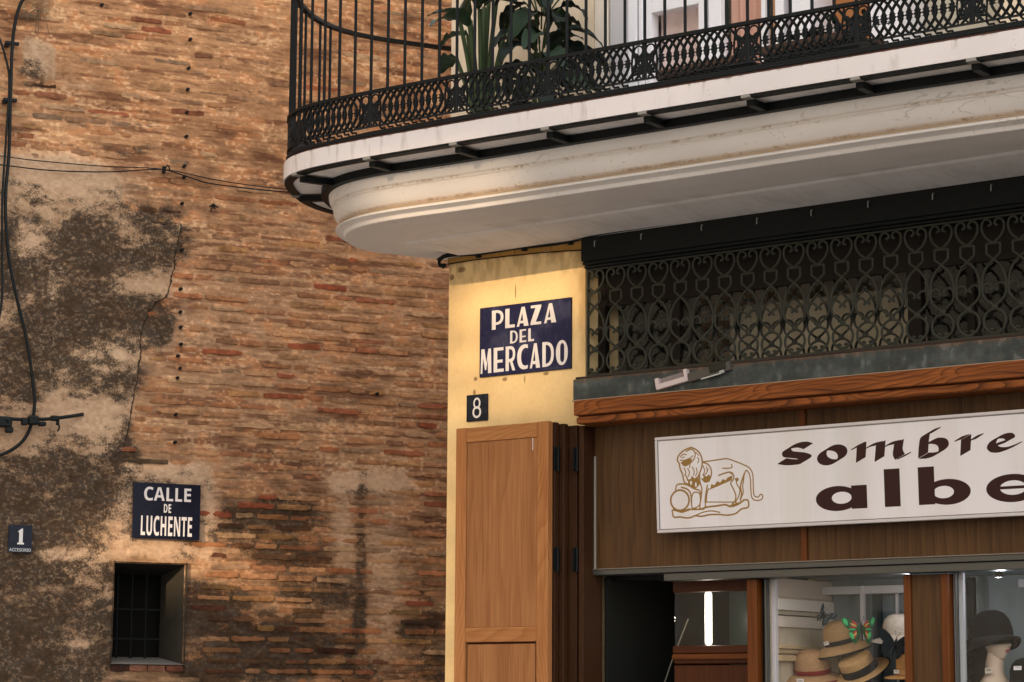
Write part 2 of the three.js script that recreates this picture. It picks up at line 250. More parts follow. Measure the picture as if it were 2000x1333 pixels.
function sheet(s0, s1, h0, h1, step, bump = true) {
  const nx = Math.max(1, Math.round((s1 - s0) / step)), ny = Math.max(1, Math.round((h1 - h0) / step)), pos = [], uv = [], idx = [];
  for (let j = 0; j <= ny; j++) for (let i = 0; i <= nx; i++) { const s = s0 + ((s1 - s0) * i) / nx, h = h0 + ((h1 - h0) * j) / ny; pos.push(s, h, bump ? relief(s, h) : 0); uv.push(...wallUV(s, h)); }
  for (let j = 0; j < ny; j++) for (let i = 0; i < nx; i++) {
    const cs = s0 + ((s1 - s0) * (i + 0.5)) / nx, ch = h0 + ((h1 - h0) * (j + 0.5)) / ny;
    if (cs > WIN.s0 && cs < WIN.s1 && ch > WIN.h0 && ch < WIN.h1) continue;
    const p = j * (nx + 1) + i; idx.push(p, p + 1, p + nx + 1, p + 1, p + nx + 2, p + nx + 1);
  }
  const g = new THREE.BufferGeometry(); g.setAttribute('position', new THREE.Float32BufferAttribute(pos, 3)); g.setAttribute('uv', new THREE.Float32BufferAttribute(uv, 2)); g.setIndex(idx); g.computeVertexNormals(); return g;
}
const wall = thing('brick_wall', 'old weathered brick wall with stained render across the side street', 'wall', B(0, 0), TB);
const local = (s, h, d) => [s, h, d];
{
  const list = [sheet(FIELD.s0, FIELD.s1, FIELD.h0, FIELD.h1, 0.0115)];
  // plainer wall out of the camera's view, and the wall's thickness behind
  for (const [a, b, c, d] of [[-9, FIELD.s0, 0, 9], [FIELD.s1, 8, 0, 9], [FIELD.s0, FIELD.s1, 0, FIELD.h0], [FIELD.s0, FIELD.s1, FIELD.h1, 9]]) list.push(sheet(a, b, c, d, 0.5, false));
  for (const [a, b, c, d] of [[-9, WIN.s0 - 0.2, 0, 9], [WIN.s1 + 0.2, 8, 0, 9], [WIN.s0 - 0.2, WIN.s1 + 0.2, 0, WIN.h0 - 0.1], [WIN.s0 - 0.2, WIN.s1 + 0.2, WIN.h1 + 0.2, 9]]) list.push(slab(a, b, c, d, -0.55, -0.08, 0.01));
  part(wall, 'mortar_face', merge(list), M.mortar);
}
// bricks in courses
const TONES = [[214, 150, 102, 6], [206, 138, 90, 5], [198, 122, 78, 3], [220, 160, 110, 5], [226, 176, 128, 4], [190, 128, 84, 3], [160, 112, 78, 1.6], [212, 152, 96, 4], [192, 104, 66, 1.2], [176, 138, 104, 2]];
const toneSum = TONES.reduce((t, q) => t + q[3], 0);
function brickGeo(s0, s1, h0, h1, d, tone) {
  const nx = Math.max(4, Math.round((s1 - s0) / 0.035)), ny = 3, pos = [], uv = [], cl = [], idx = [], grid = [], gk = mix(mix(0.84, 0.89, sstep(2.4, 4.0, h0)), 0.83, sstep(4.4, 5.8, h0)), S0 = look(maskS, (s0 + s1) / 2, h0), dk = S0 > 0.35 && rnd() < 0.4 ? rnd(0.5, 0.85) : 1, bl = Math.pow(rnd(0, 1), 1.3) * 0.8 * (S0 > 0.35 ? 0.1 : mix(0.6, 1, sstep(3.6, 5.2, h0))), cc = col(mix(tone[0], 192, bl) * gk * dk, mix(tone[1], 146, bl) * gk * dk, mix(tone[2], 108, bl) * gk * dk);
  const push = (s, h, z, k) => { pos.push(s, h, z); uv.push(...wallUV(s, h)); cl.push(cc.r * k, cc.g * k, cc.b * k); return pos.length / 3 - 1; };
  const worn = rnd(0.5, 1.5), tilt = rnd(-0.003, 0.003);
  for (let j = 0; j <= ny; j++) for (let i = 0; i <= nx; i++) {
    const u = i / nx, v = j / ny, rim = i === 0 || j === 0 || i === nx || j === ny, corner = (i === 0 || i === nx) && (j === 0 || j === ny);
    let s = mix(s0, s1, u), h = mix(h0, h1, v);
    if (rim) { s += rnd(-0.004, 0.004) * worn; h += rnd(-0.0045, 0.0035) * worn; } if (corner) { s += (u < 0.5 ? 1 : -1) * rnd(0, 0.005); h += (v < 0.5 ? 1 : -1) * rnd(0, 0.006); }
    grid.push(push(s, h, d + tilt * (v - 0.5) + (rim ? -rnd(0, 0.0022) : rnd(-0.0014, 0.0014)), rnd(0.92, 1.06)));
  }
  const at = (i, j) => grid[j * (nx + 1) + i];
  for (let j = 0; j < ny; j++) for (let i = 0; i < nx; i++) idx.push(at(i, j), at(i + 1, j), at(i, j + 1), at(i + 1, j), at(i + 1, j + 1), at(i, j + 1));
  const ring = []; for (let i = 0; i < nx; i++) ring.push(at(i, 0)); for (let j = 0; j < ny; j++) ring.push(at(nx, j)); for (let i = nx; i > 0; i--) ring.push(at(i, ny)); for (let j = ny; j > 0; j--) ring.push(at(0, j));
  const back = ring.map((k) => push(pos[k * 3], pos[k * 3 + 1], d - 0.045, 0.8));
  ring.forEach((k, n) => { const m = (n + 1) % ring.length; idx.push(back[n], back[m], k, back[m], ring[m], k); });
  const g = new THREE.BufferGeometry(); g.setAttribute('position', new THREE.Float32BufferAttribute(pos, 3)); g.setAttribute('uv', new THREE.Float32BufferAttribute(uv, 2)); g.setAttribute('color', new THREE.Float32BufferAttribute(cl, 3)); g.setIndex(idx);
  return toCreasedNormals(g, 0.9);
}
{
  const bricks = [], RED = [[-2.284, 6.243], [-1.857, 6.086], [-2.941, 5.65], [-1.662, 4.991], [-1.975, 5.66], [-1.092, 3.725], [-0.882, 3.637], [-1.189, 3.876], [-0.186, 3.707], [-0.066, 3.611], [-0.851, 2.012], [-0.246, 2.305], [-1.318, 2.995], [-0.436, 3.391], [-0.099, 3.064], [-0.867, 4.89], [-0.2, 4.801], [-0.821, 4.51], [-1.57, 2.86], [-0.63, 2.26], [-1.75, 4.2]];
  for (let row = 0, h = 1.34; h < 7.05; row++) {
    const pitch = rnd(0.066, 0.076), bh = rnd(0.029, 0.037); let s = -3.75 + rnd(0, 0.28);
    while (s < 0.55) {
      const len = rnd() < 0.28 ? rnd(0.11, 0.16) : rnd(0.2, 0.31), e = s + len, wob = 0.026 * (fbm(s * 0.7 + row * 0.4, row * 0.31, 2) - 0.5), y0 = h + wob, y1 = y0 + bh * rnd(0.9, 1.06), cs = s + len / 2, cy = (y0 + y1) / 2;
      const inWin = e > WIN.s0 - 0.02 && s < WIN.s1 + 0.02 && y1 > WIN.h0 - 0.02 && y0 < WIN.h1 + 0.03, P = look(maskP, cs, cy);
      if (!inWin && P < 0.05 && rnd() > 0.06) {
        let t = rnd(0, toneSum), tone = TONES[0]; for (const q of TONES) { if ((t -= q[3]) < 0) { tone = q; break; } }
        const red = RED.some(([a, b]) => a > s && a < e && Math.abs(b - cy) < 0.04);
        if (red) tone = [184 + rnd(-10, 10), 98, 64];
        const S = look(maskS, cs, cy); if (!red && S > 0.4 && rnd() < 0.6) tone = [rnd(186, 214), rnd(122, 142), 84];
        const d = red ? rnd(0.003, 0.008) : rnd(-0.0085, 0.0032) + 0.0025 * (1 - sstep(4.2, 5.2, cy)) + (S > 0.5 ? 0.003 : 0);
        bricks.push({ g: brickGeo(s, e, y0, y1, d, tone), w: (red ? 2 : 0) + d * 60 + len * 2 + (S > 0.4 ? 0.3 : 0) + (cs > -3.2 && cs < 0 && cy > 1.8 && cy < 6.6 ? 3 : 0) });
      }
      s = e + rnd(0.014, 0.034);
    }
    h += pitch;
  }
  bricks.sort((a, b) => b.w - a.w);
  for (const b of bricks.slice(0, 300)) part(wall, 'brick', b.g, M.brick);
  const keep = bricks.slice(300).map((b) => b.g);
  part(wall, 'bricks', mergeGeometries(keep), M.brick).userData.kind = 'stuff';
}
{ // the deep window: splayed jamb, sill, dark room behind bars, a pale board inside
  const { s0, s1, h0, h1 } = WIN, D = -0.44, quad = (a, b, c, d) => { const g = new THREE.BufferGeometry(); g.setAttribute('position', new THREE.Float32BufferAttribute([...a, ...b, ...c, ...a, ...c, ...d], 3)); g.setAttribute('uv', new THREE.Float32BufferAttribute([0, 0, 0.5, 0, 0.5, 0.7, 0, 0, 0.5, 0.7, 0, 0.7], 2)); g.computeVertexNormals(); return g; };
  const i0 = s0 + 0.02, i1 = s1 - 0.03, k0 = h0 + 0.06, k1 = h1 - 0.05;
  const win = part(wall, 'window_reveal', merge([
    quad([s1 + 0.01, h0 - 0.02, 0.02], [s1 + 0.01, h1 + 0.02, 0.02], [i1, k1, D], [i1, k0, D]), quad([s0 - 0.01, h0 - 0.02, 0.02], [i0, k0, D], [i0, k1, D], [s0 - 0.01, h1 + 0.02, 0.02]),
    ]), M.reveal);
  part(win, 'window_head', quad([s0 - 0.01, h1 + 0.01, 0.02], [i0, k1, D], [i1, k1, D], [s1 + 0.01, h1 + 0.01, 0.02]), std(40, 36, 30, 0.95));  // head darker than the jambs, its shade put into the colour
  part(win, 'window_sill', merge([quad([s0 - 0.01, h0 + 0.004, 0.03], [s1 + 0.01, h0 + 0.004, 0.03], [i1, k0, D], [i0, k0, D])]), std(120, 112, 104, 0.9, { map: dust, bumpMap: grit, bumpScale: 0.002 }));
  for (let k = 0; k < 4; k++) part(win, 'sill_brick', brickGeo(s0 - 0.01 + k * 0.125, s0 + 0.108 + k * 0.125, h0 - 0.04, h0 - 0.002, 0.028, [132, 76, 56]), M.brick);
  const bar = (x, y, w, h) => part(win, 'window_bar', rbox(w, h, 0.014, 0.003), M.black, [x, y, -0.36]);
  for (const x of [0.13, 0.23, 0.33]) bar(s0 + x, (h0 + h1) / 2, 0.012, h1 - h0); for (const y of [0.18, 0.38]) bar((s0 + s1) / 2 - 0.02, h0 + y, s1 - s0 - 0.06, 0.014);
  part(win, 'inner_board', slab(s0 + 0.3, s0 + 0.345, h0 + 0.06, h0 + 0.36, -0.72, -0.69), std(190, 164, 104, 0.8));
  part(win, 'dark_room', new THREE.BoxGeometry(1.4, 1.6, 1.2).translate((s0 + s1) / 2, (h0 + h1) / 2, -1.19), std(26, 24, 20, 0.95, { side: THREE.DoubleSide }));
}
// iron plugs down the wall where a pipe once ran, and a few stray anchors
for (const [s, h] of [[-1.957, 6.359], [-1.952, 6.176], [-1.957, 5.971], [-1.961, 5.818], [-1.963, 5.654], [-1.962, 5.484], [-1.971, 5.274], [-1.969, 5.199], [-1.979, 5.012], [-1.97, 4.688], [-1.973, 4.417], [-1.969, 4.259], [-1.966, 4.153], [-1.959, 4.037], [-1.978, 3.955], [-1.961, 3.872], [-1.978, 3.804], [-1.981, 3.556], [-1.983, 3.365], [-2.586, 6.338], [-0.516, 3.785]])
  part(wall, 'wall_plug', new THREE.CylinderGeometry(0.011, 0.013, 0.05, 10).rotateX(Math.PI / 2), M.black, [s, h, relief(s, h) + 0.002]);
part(wall, 'wall_anchor', merge([tube([[0, 0, -0.02], [0, 0, 0.03], [0.004, -0.03, 0.035]], 0.008, 10), tube([[-0.03, -0.012, 0.012], [0.0, 0, 0.02], [0.035, -0.014, 0.012]], 0.005, 8), tube([[0, 0, 0.02], [-0.02, -0.05, 0.014]], 0.004, 6)]), M.black, [-1.762, 5.018, 0.015]);
// ---------------------------------------------------------------- corner building with the shop
const shop = thing('corner_building', 'cream corner house with wooden shopfront, yellow pier and curved iron balcony', 'building', F(0, 0), TF);
const W2 = [0.4509, -0.8926], IN2 = [0.8926, 0.4509];   // side street direction and inward, in the shop's own plan
function prism(plan, h0, h1) {
  const sh = new THREE.Shape(plan.map(([s, d]) => new THREE.Vector2(s, -d)));
  const g = new THREE.ExtrudeGeometry(sh, { depth: h1 - h0, bevelEnabled: false }); g.rotateX(-Math.PI / 2).translate(0, h0, 0); return uvm(g);
}
{ // yellow pier: paint with stains running from the top, chips and a hairline crack
  const f = dataTex(512, 1100, (u, v, o) => {
    const s = u * 1.02, h = 1.7 + v * 2.6, n = fbm(s * 4, h * 4, 4), n2 = fbm(s * 30, h * 12, 3), n3 = fbm(s * 60, h * 60, 2);
    let r = 238 + (n - 0.5) * 22 + (n3 - 0.5) * 8, g = 204 + (n - 0.5) * 26 + (n3 - 0.5) * 8, b = 146 + (n - 0.5) * 22 + (n3 - 0.5) * 8;
    const drip = sstep(4.0, 4.24, h + 0.12 * (n2 - 0.5)) * 0.3 * sstep(0.3, 0.7, n2); r = mix(r, 120, drip); g = mix(g, 88, drip); b = mix(b, 50, drip);
    const edge = sstep(0.93, 1.0, s + 0.05 * (n2 - 0.5)) * sstep(3.2, 3.9, h) * 0.35; r = mix(r, 150, edge); g = mix(g, 104, edge); b = mix(b, 56, edge);
    for (const [x, y, a, c] of [[0.2, 3.42, 0.012, 0.02], [0.21, 3.5, 0.014, 0.01], [0.42, 3.48, 0.02, 0.012], [0.57, 3.47, 0.006, 0.03], [0.72, 3.49, 0.02, 0.01], [0.5, 3.98, 0.005, 0.05], [0.09, 4.16, 0.03, 0.02], [0.02, 4.12, 0.02, 0.02]]) { const q = Math.hypot((s - x) / a, (h - y) / c) + (n2 - 0.5); const k = (1 - sstep(0.6, 1.2, q)) * 0.6; r = mix(r, 108, k); g = mix(g, 76, k); b = mix(b, 44, k); }
    o[0] = r; o[1] = g; o[2] = b;
  }, true, 1.02, 2.6, THREE.ClampToEdgeWrapping);
  M.yellow = std(255, 255, 255, 0.8, { map: f, bumpMap: grit, bumpScale: 0.0012 });
  const inner = (t, k) => [-1 + IN2[0] * k + W2[0] * t, IN2[1] * k + W2[1] * t];
  const foot = (right, depth) => [[-1, 0], [right, 0], [right, -depth], inner((0.18 + depth) / 0.8926, 0.4), inner(4.5, 0.4), [-1 + W2[0] * 4.5, W2[1] * 4.5]];
  const shell = prism(foot(0, 0.4), 0, 4.24), uv = shell.attributes.uv;
  for (let i = 0; i < uv.count; i++) { uv.setX(i, uv.getX(i) + 1.0); uv.setY(i, uv.getY(i) - 1.7); }
  part(shop, 'pier_wall', shell, M.yellow);
  part(shop, 'upper_wall', prism(foot(0.05, 0.4), 4.62, 8.5), M.cream);
  part(shop, 'upper_wall', merge([slab(1.5, 6, 7.2, 8.5, -0.4, 0, 0.006), slab(0.05, 1.5, 7.2, 8.5, -0.4, 0, 0.006), slab(2.6, 6, 4.62, 7.2, -0.4, 0, 0.006)]), M.cream);
  const band = part(shop, 'cap_band', merge([slab(-1.004, -0.76, 4.206, 4.238, -0.004, 0.012, 0.004), slab(-0.758, -0.5, 4.204, 4.238, -0.004, 0.013, 0.004), slab(-0.498, -0.24, 4.2, 4.238, -0.004, 0.012, 0.004), slab(-0.238, -0.002, 4.18, 4.238, -0.004, 0.012, 0.004)]), std(176, 132, 70, 0.85, { map: dust, bumpMap: grit, bumpScale: 0.002 }));
  part(band, 'band_wire', tube([[-1, 4.2, 0.016], [-0.8, 4.203, 0.018], [-0.5, 4.197, 0.018], [-0.2, 4.186, 0.018], [0, 4.172, 0.018]], 0.0035, 24, 5), M.black);
}
part(shop, 'side_wall', merge([slab(4, 9, 0, 4.27, -0.4, 0, 0.006)]), M.cream);
// dark lintel above the grille, ledges and the painted beam below it
part(shop, 'lintel', merge([slab(0.004, 4, 4.1, 4.3, -0.2, 0.05, 0.006), slab(0.004, 4, 4.066, 4.078, -0.06, 0.02, 0.003), slab(0.004, 4, 4.082, 4.1, -0.1, 0.035, 0.004)]), M.lintel);
{
  const bg = rbox(4.012, 0.118, 0.3, 0.006); uvm(bg); const beam = part(shop, 'painted_beam', uvm(bg, false, 0, 0.06).translate(1.994, 3.365, -0.05), M.beamPaint);
  part(beam, 'worn_ledge', slab(0.0, 4, 3.424, 3.436, -0.12, 0.094, 0.004), M.ironRust);
  part(beam, 'pale_edge', slab(-0.01, 4, 3.297, 3.3055, 0.0, 0.112, 0.003), std(168, 150, 128, 0.7));
}
{ // carved pine trim, two fascias with a step
  const t = part(shop, 'wood_trim', slab(0.028, 4, 3.212, 3.296, -0.05, 0.15, 0.008, true), M.trim);
  part(t, 'lower_moulding', slab(0.034, 4, 3.165, 3.206, -0.05, 0.135, 0.012, true), M.trim);
  part(t, 'moulding_groove', slab(0.04, 4, 3.2, 3.214, -0.05, 0.118, 0.002, true), M.deepWood);
}
// wood-grain fascia boards with orange cover strips
const fascia = part(shop, 'fascia_panel', slab(0.03, 1.368, 2.366, 3.17, -0.08, -0.05, 0.003), M.laminate);
part(shop, 'fascia_panel', slab(1.408, 2.74, 2.366, 3.17, -0.08, -0.05, 0.003), M.laminate);
part(shop, 'fascia_panel', slab(2.78, 4, 2.366, 3.17, -0.08, -0.05, 0.003), M.laminate);
for (const s of [1.37, 2.742]) part(shop, 'cover_strip', slab(s, s + 0.036, 2.366, 3.17, -0.07, -0.036, 0.004), M.redWood);
{
  const bar = part(shop, 'aluminium_bar', slab(0.02, 4, 2.336, 2.366, -0.16, -0.03, 0.004), M.alu);
  part(bar, 'aluminium_track', slab(0.5, 4, 2.292, 2.333, -0.16, -0.042, 0.004), M.alu);
  part(bar, 'top_lip', slab(0.02, 4, 2.366, 2.371, -0.05, -0.024, 0.002), std(150, 140, 126, 0.4, { metalness: 0.4 }));
}
{ // wrought iron transom grille, one part to a scroll column
  const r = 0.0072, H = (m) => (pts) => tube(pts.map(([x, y]) => [m * x, y, 0]), r, 18, 5);
  const col1 = [];
  for (const m of [1, -1]) {
    const c = H(m);
    col1.push(c([[0, 3.928], [0.042, 3.962], [0.062, 4.005], [0.054, 4.042], [0.03, 4.053], [0.011, 4.038], [0.012, 4.02], [0.022, 4.018]]));
    col1.push(c([[0, 3.845], [0.034, 3.815], [0.06, 3.765], [0.067, 3.7], [0.06, 3.66], [0.032, 3.63], [0, 3.608]]));
    col1.push(c([[0.066, 3.69], [0.058, 3.714], [0.04, 3.724], [0.016, 3.714], [0.007, 3.698], [0.016, 3.688]]));
    col1.push(c([[0, 3.47], [0.026, 3.474], [0.03, 3.486], [0.018, 3.492], [0.012, 3.484]]));
    col1.push(new THREE.SphereGeometry(0.0085, 8, 6).translate(m * 0.021, 4.019, 0), new THREE.SphereGeometry(0.0085, 8, 6).translate(m * 0.014, 3.69, 0));
  }
  const pl = (pts) => { const l = []; for (let i = 0; i < pts.length; i++) { const a = pts[i], b = pts[(i + 1) % pts.length]; l.push(new THREE.TubeGeometry(new THREE.LineCurve3(new THREE.Vector3(a[0], a[1], 0), new THREE.Vector3(b[0], b[1], 0)), 1, r * 0.9, 5)); } return merge(l); };
  col1.push(pl([[-0.038, 3.927], [0.038, 3.927], [0.038, 3.876], [0, 3.846], [-0.038, 3.876]]));
  col1.push(new THREE.TorusGeometry(0.061, r, 5, 28).translate(0, 3.532, 0), new THREE.SphereGeometry(0.019, 10, 8).scale(1, 0.75, 0.6).translate(0, 3.603, 0), tr(rbox(0.05, 0.008, 0.012), 0, 3.466, 0));
  const g = merge(col1), grille = part(shop, 'transom_grille', merge([slab(0.0, 4, 4.056, 4.066, -0.028, -0.012, 0.002), slab(0.0, 4, 3.452, 3.462, -0.03, -0.01, 0.002), slab(0.0, 0.01, 3.45, 4.066, -0.03, -0.01, 0.002)]), M.grille);
  for (let k = 0; k < 25; k++) part(grille, 'scroll_column', g, M.grille, [0.052 + 0.1455 * k, 0, -0.02]);
  for (let k = 4; k < 14; k++) part(grille, 'reflected_scroll_column', g, M.lintel, [0.05 + 0.1455 * k, -0.03, -0.26]);  // dark copies added behind the glass as the mirrored grille
  // glazing behind it in a dark wooden frame
  const fr = part(shop, 'transom_window', merge([slab(0.0, 0.05, 3.44, 4.1, -0.17, -0.12), slab(0.5, 0.56, 3.44, 4.1, -0.17, -0.12), slab(1.98, 2.06, 3.44, 4.1, -0.17, -0.12), slab(2.32, 2.36, 3.44, 4.1, -0.17, -0.12), slab(0, 4, 3.86, 4.1, -0.16, -0.125)]), std(30, 23, 18, 0.6));
  for (const [a, b] of [[0.05, 0.5], [0.56, 1.98], [2.06, 2.32], [2.36, 4]]) part(fr, 'pane', new THREE.BoxGeometry(b - a, 0.42, 0.005).translate((a + b) / 2, 3.65, -0.14), M.thinGlass);
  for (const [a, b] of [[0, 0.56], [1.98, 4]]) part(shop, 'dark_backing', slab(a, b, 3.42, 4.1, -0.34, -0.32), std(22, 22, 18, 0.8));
  part(shop, 'reflection_board', slab(0.58, 1.96, 3.42, 3.87, -0.62, -0.6), std(214, 200, 168, 0.9, { map: dust }));  // pale board added for the cream house reflected in the transom
}
{ // folded shutters: a panelled pine leaf in front of two more leaves
  const leaf = part(shop, 'shutter', merge([slab(-0.772, -0.695, 0.3, 3.188, 0.155, 0.2, 0.005), slab(-0.187, -0.108, 0.3, 3.188, 0.155, 0.2, 0.005)]), M.pine);
  for (const [a, b] of [[3.102, 3.186], [1.968, 2.05], [0.9, 1.0], [0.302, 0.42]]) part(leaf, 'rail', slab(-0.694, -0.188, a, b, 0.157, 0.199, 0.004, true), M.pine);
  part(leaf, 'upper_panel', slab(-0.693, -0.189, 2.05, 3.102, 0.165, 0.1925, 0.003), M.panel);
  const low = part(leaf, 'lower_panel', slab(-0.682, -0.2, 1.01, 1.957, 0.16, 0.19, 0.004), M.panel);
  part(leaf, 'panel_groove', slab(-0.694, -0.188, 0.99, 1.967, 0.158, 0.172, 0.002), M.deepWood);
  part(leaf, 'paint_drip', slab(-0.222, -0.218, 3.03, 3.1, 0.1935, 0.196, 0.001), std(230, 224, 214, 0.6));
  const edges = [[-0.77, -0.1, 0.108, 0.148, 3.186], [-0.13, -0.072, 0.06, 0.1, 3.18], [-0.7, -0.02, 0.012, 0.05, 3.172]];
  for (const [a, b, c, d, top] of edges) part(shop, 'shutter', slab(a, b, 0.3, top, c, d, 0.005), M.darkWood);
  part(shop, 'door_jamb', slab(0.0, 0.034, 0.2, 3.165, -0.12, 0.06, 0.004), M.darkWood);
  part(shop, 'jamb_edge', slab(0.035, 0.047, 2.37, 3.0, -0.045, -0.035, 0.002), std(150, 140, 126, 0.6));
  for (const h of [2.98, 2.42]) for (const [s, d] of [[-0.1, 0.127], [-0.02, 0.056]]) part(shop, 'shutter_hinge', merge([tr(new THREE.CylinderGeometry(0.009, 0.009, 0.14, 10), s + 0.006, h, d), tr(rbox(0.012, 0.13, 0.05, 0.002), s - 0.004, h, d)]), M.black);
}
// ---------------------------------------------------------------- balcony: everything follows one curved edge round the corner
function edgeCurve(pts) {
  const c = new THREE.CatmullRomCurve3(pts.map(([s, d]) => new THREE.Vector3(s, 0, d)), false, 'centripetal'), N = 1400, P = c.getPoints(N), L = [0];
  for (let i = 1; i <= N; i++) L.push(L[i - 1] + P[i].distanceTo(P[i - 1]));
  const at = (a, e = 0) => { // plan point at arc length a, e inside the edge
    a = clamp(a, 0, L[N] - 1e-6); let lo = 0, hi = N; while (hi - lo > 1) { const m = (lo + hi) >> 1; if (L[m] <= a) lo = m; else hi = m; }
    const t = (a - L[lo]) / (L[hi] - L[lo]), p = P[lo].clone().lerp(P[hi], t), q0 = P[Math.max(0, lo - 8)], q1 = P[Math.min(N, hi + 8)], d = q1.clone().sub(q0).normalize(), n = [d.z, -d.x];
    return { s: p.x - n[0] * e, d: p.z - n[1] * e, n, t: [d.x, d.z] };
  };
  let aPost = 0; for (let i = 0; i <= N; i++) if (P[i].x > 0.615) aPost = L[i];
  return { at, length: L[N], aPost };
}
const EDGE = edgeCurve([[4.4, 1.075], [3.7, 1.108], [3.02, 1.14], [2.1, 1.183], [1.24, 1.225], [0.5, 1.257], [-0.25, 1.283], [-0.52, 1.29], [-0.76, 1.289], [-0.99, 1.268], [-1.16, 1.215], [-1.3, 1.118], [-1.42, 0.97], [-1.535, 0.775], [-1.617, 0.6], [-1.662, 0.43], [-1.672, 0.257], [-1.635, 0.06], [-1.54, -0.18], [-1.3, -0.66], [-0.8, -1.65], [-0.3, -2.64]]);
// the lip of the cornice follows a tighter curve of its own
const LIP = edgeCurve([[4.4, 0.735], [3.7, 0.782], [3.1, 0.818], [2.47, 0.858], [1.31, 0.888], [0.68, 0.908], [0.18, 0.92], [-0.16, 0.934], [-0.45, 0.953], [-0.66, 0.956], [-0.874, 0.925], [-1.054, 0.84], [-1.182, 0.722], [-1.262, 0.6], [-1.312, 0.5], [-1.338, 0.395], [-1.328, 0.29], [-1.29, 0.18], [-1.235, 0.05], [-0.964, -0.486], [-0.333, -1.735], [0.118, -2.63]]);
const BAY = 0.5905, A0 = EDGE.aPost - 0.03 - BAY * 6;   // posts stand every BAY from A0
function sweep(profile, closed = true, a0 = 0, a1 = EDGE.length - 0.02, step = 0.05, crease = 0.5, path = EDGE) {
  const n = Math.round((a1 - a0) / step), m = profile.length, pos = [], uv = [], idx = []; let run = 0; const along = [0];
  for (let k = 1; k <= m; k++) { const p = profile[k % m], q = profile[k - 1]; run += Math.hypot(p[0] - q[0], p[1] - q[1]); along.push(run); }
  const w = closed ? m + 1 : m;
  for (let i = 0; i <= n; i++) { const a = a0 + ((a1 - a0) * i) / n; for (let k = 0; k < w; k++) { const [e, h] = profile[k % m], p = path.at(a, e); pos.push(p.s, h, p.d); uv.push(a, along[k]); } }
  for (let i = 0; i < n; i++) for (let k = 0; k < w - 1; k++) { const p = i * w + k; idx.push(p, p + 1, p + w, p + 1, p + w + 1, p + w); }
  const g = new THREE.BufferGeometry(); g.setAttribute('position', new THREE.Float32BufferAttribute(pos, 3)); g.setAttribute('uv', new THREE.Float32BufferAttribute(uv, 2)); g.setIndex(idx);
  return toCreasedNormals(g, crease);
}
const rect = (e0, e1, h0, h1) => [[e0, h0], [e0, h1], [e1, h1], [e1, h0]];
M.cornice = std(255, 255, 255, 0.8, { map: dataTex(2048, 256, (u, v, o) => { // limewash with hairline cracks, brown spotting along the grooves and drips
  const a = u * 7, q = v * 0.78, n = fbm(a * 2.2, q * 6, 4), n2 = fbm(a * 15, q * 9 + 7, 3), n3 = fbm(a * 60, q * 60, 2), g1 = 1 - sstep(0.0, 0.014, Math.abs(q - 0.112)), g2 = 1 - sstep(0.0, 0.02, Math.abs(q - 0.232));
  const spot = clamp(g1 * sstep(0.5, 0.75, 0.5 * n2 + 0.5 * n3) * 0.6 + g1 * 0.16 + g2 * (0.22 + 0.5 * sstep(0.48, 0.75, 0.5 * n2 + 0.5 * n3)) + 0.3 * sstep(0.78, 0.84, n3) * sstep(0.5, 0.6, n)), cr = (1 - sstep(0, 0.012, Math.abs(fbm(a * 3 + 40, q * 9, 4) - 0.5))) * sstep(0.55, 0.7, fbm(a * 1.3 + 8, q * 2, 2)) * 0.25, k = 1 + 0.07 * (n - 0.5);
  const sp2 = spot * 0.7; o[0] = mix(mix(232 * k, 146, sp2), 96, cr); o[1] = mix(mix(223 * k, 112, sp2), 84, cr); o[2] = mix(mix(214 * k, 78, sp2), 72, cr);
}, true, 7, 0.78), bumpMap: grit, bumpScale: 0.0008 });
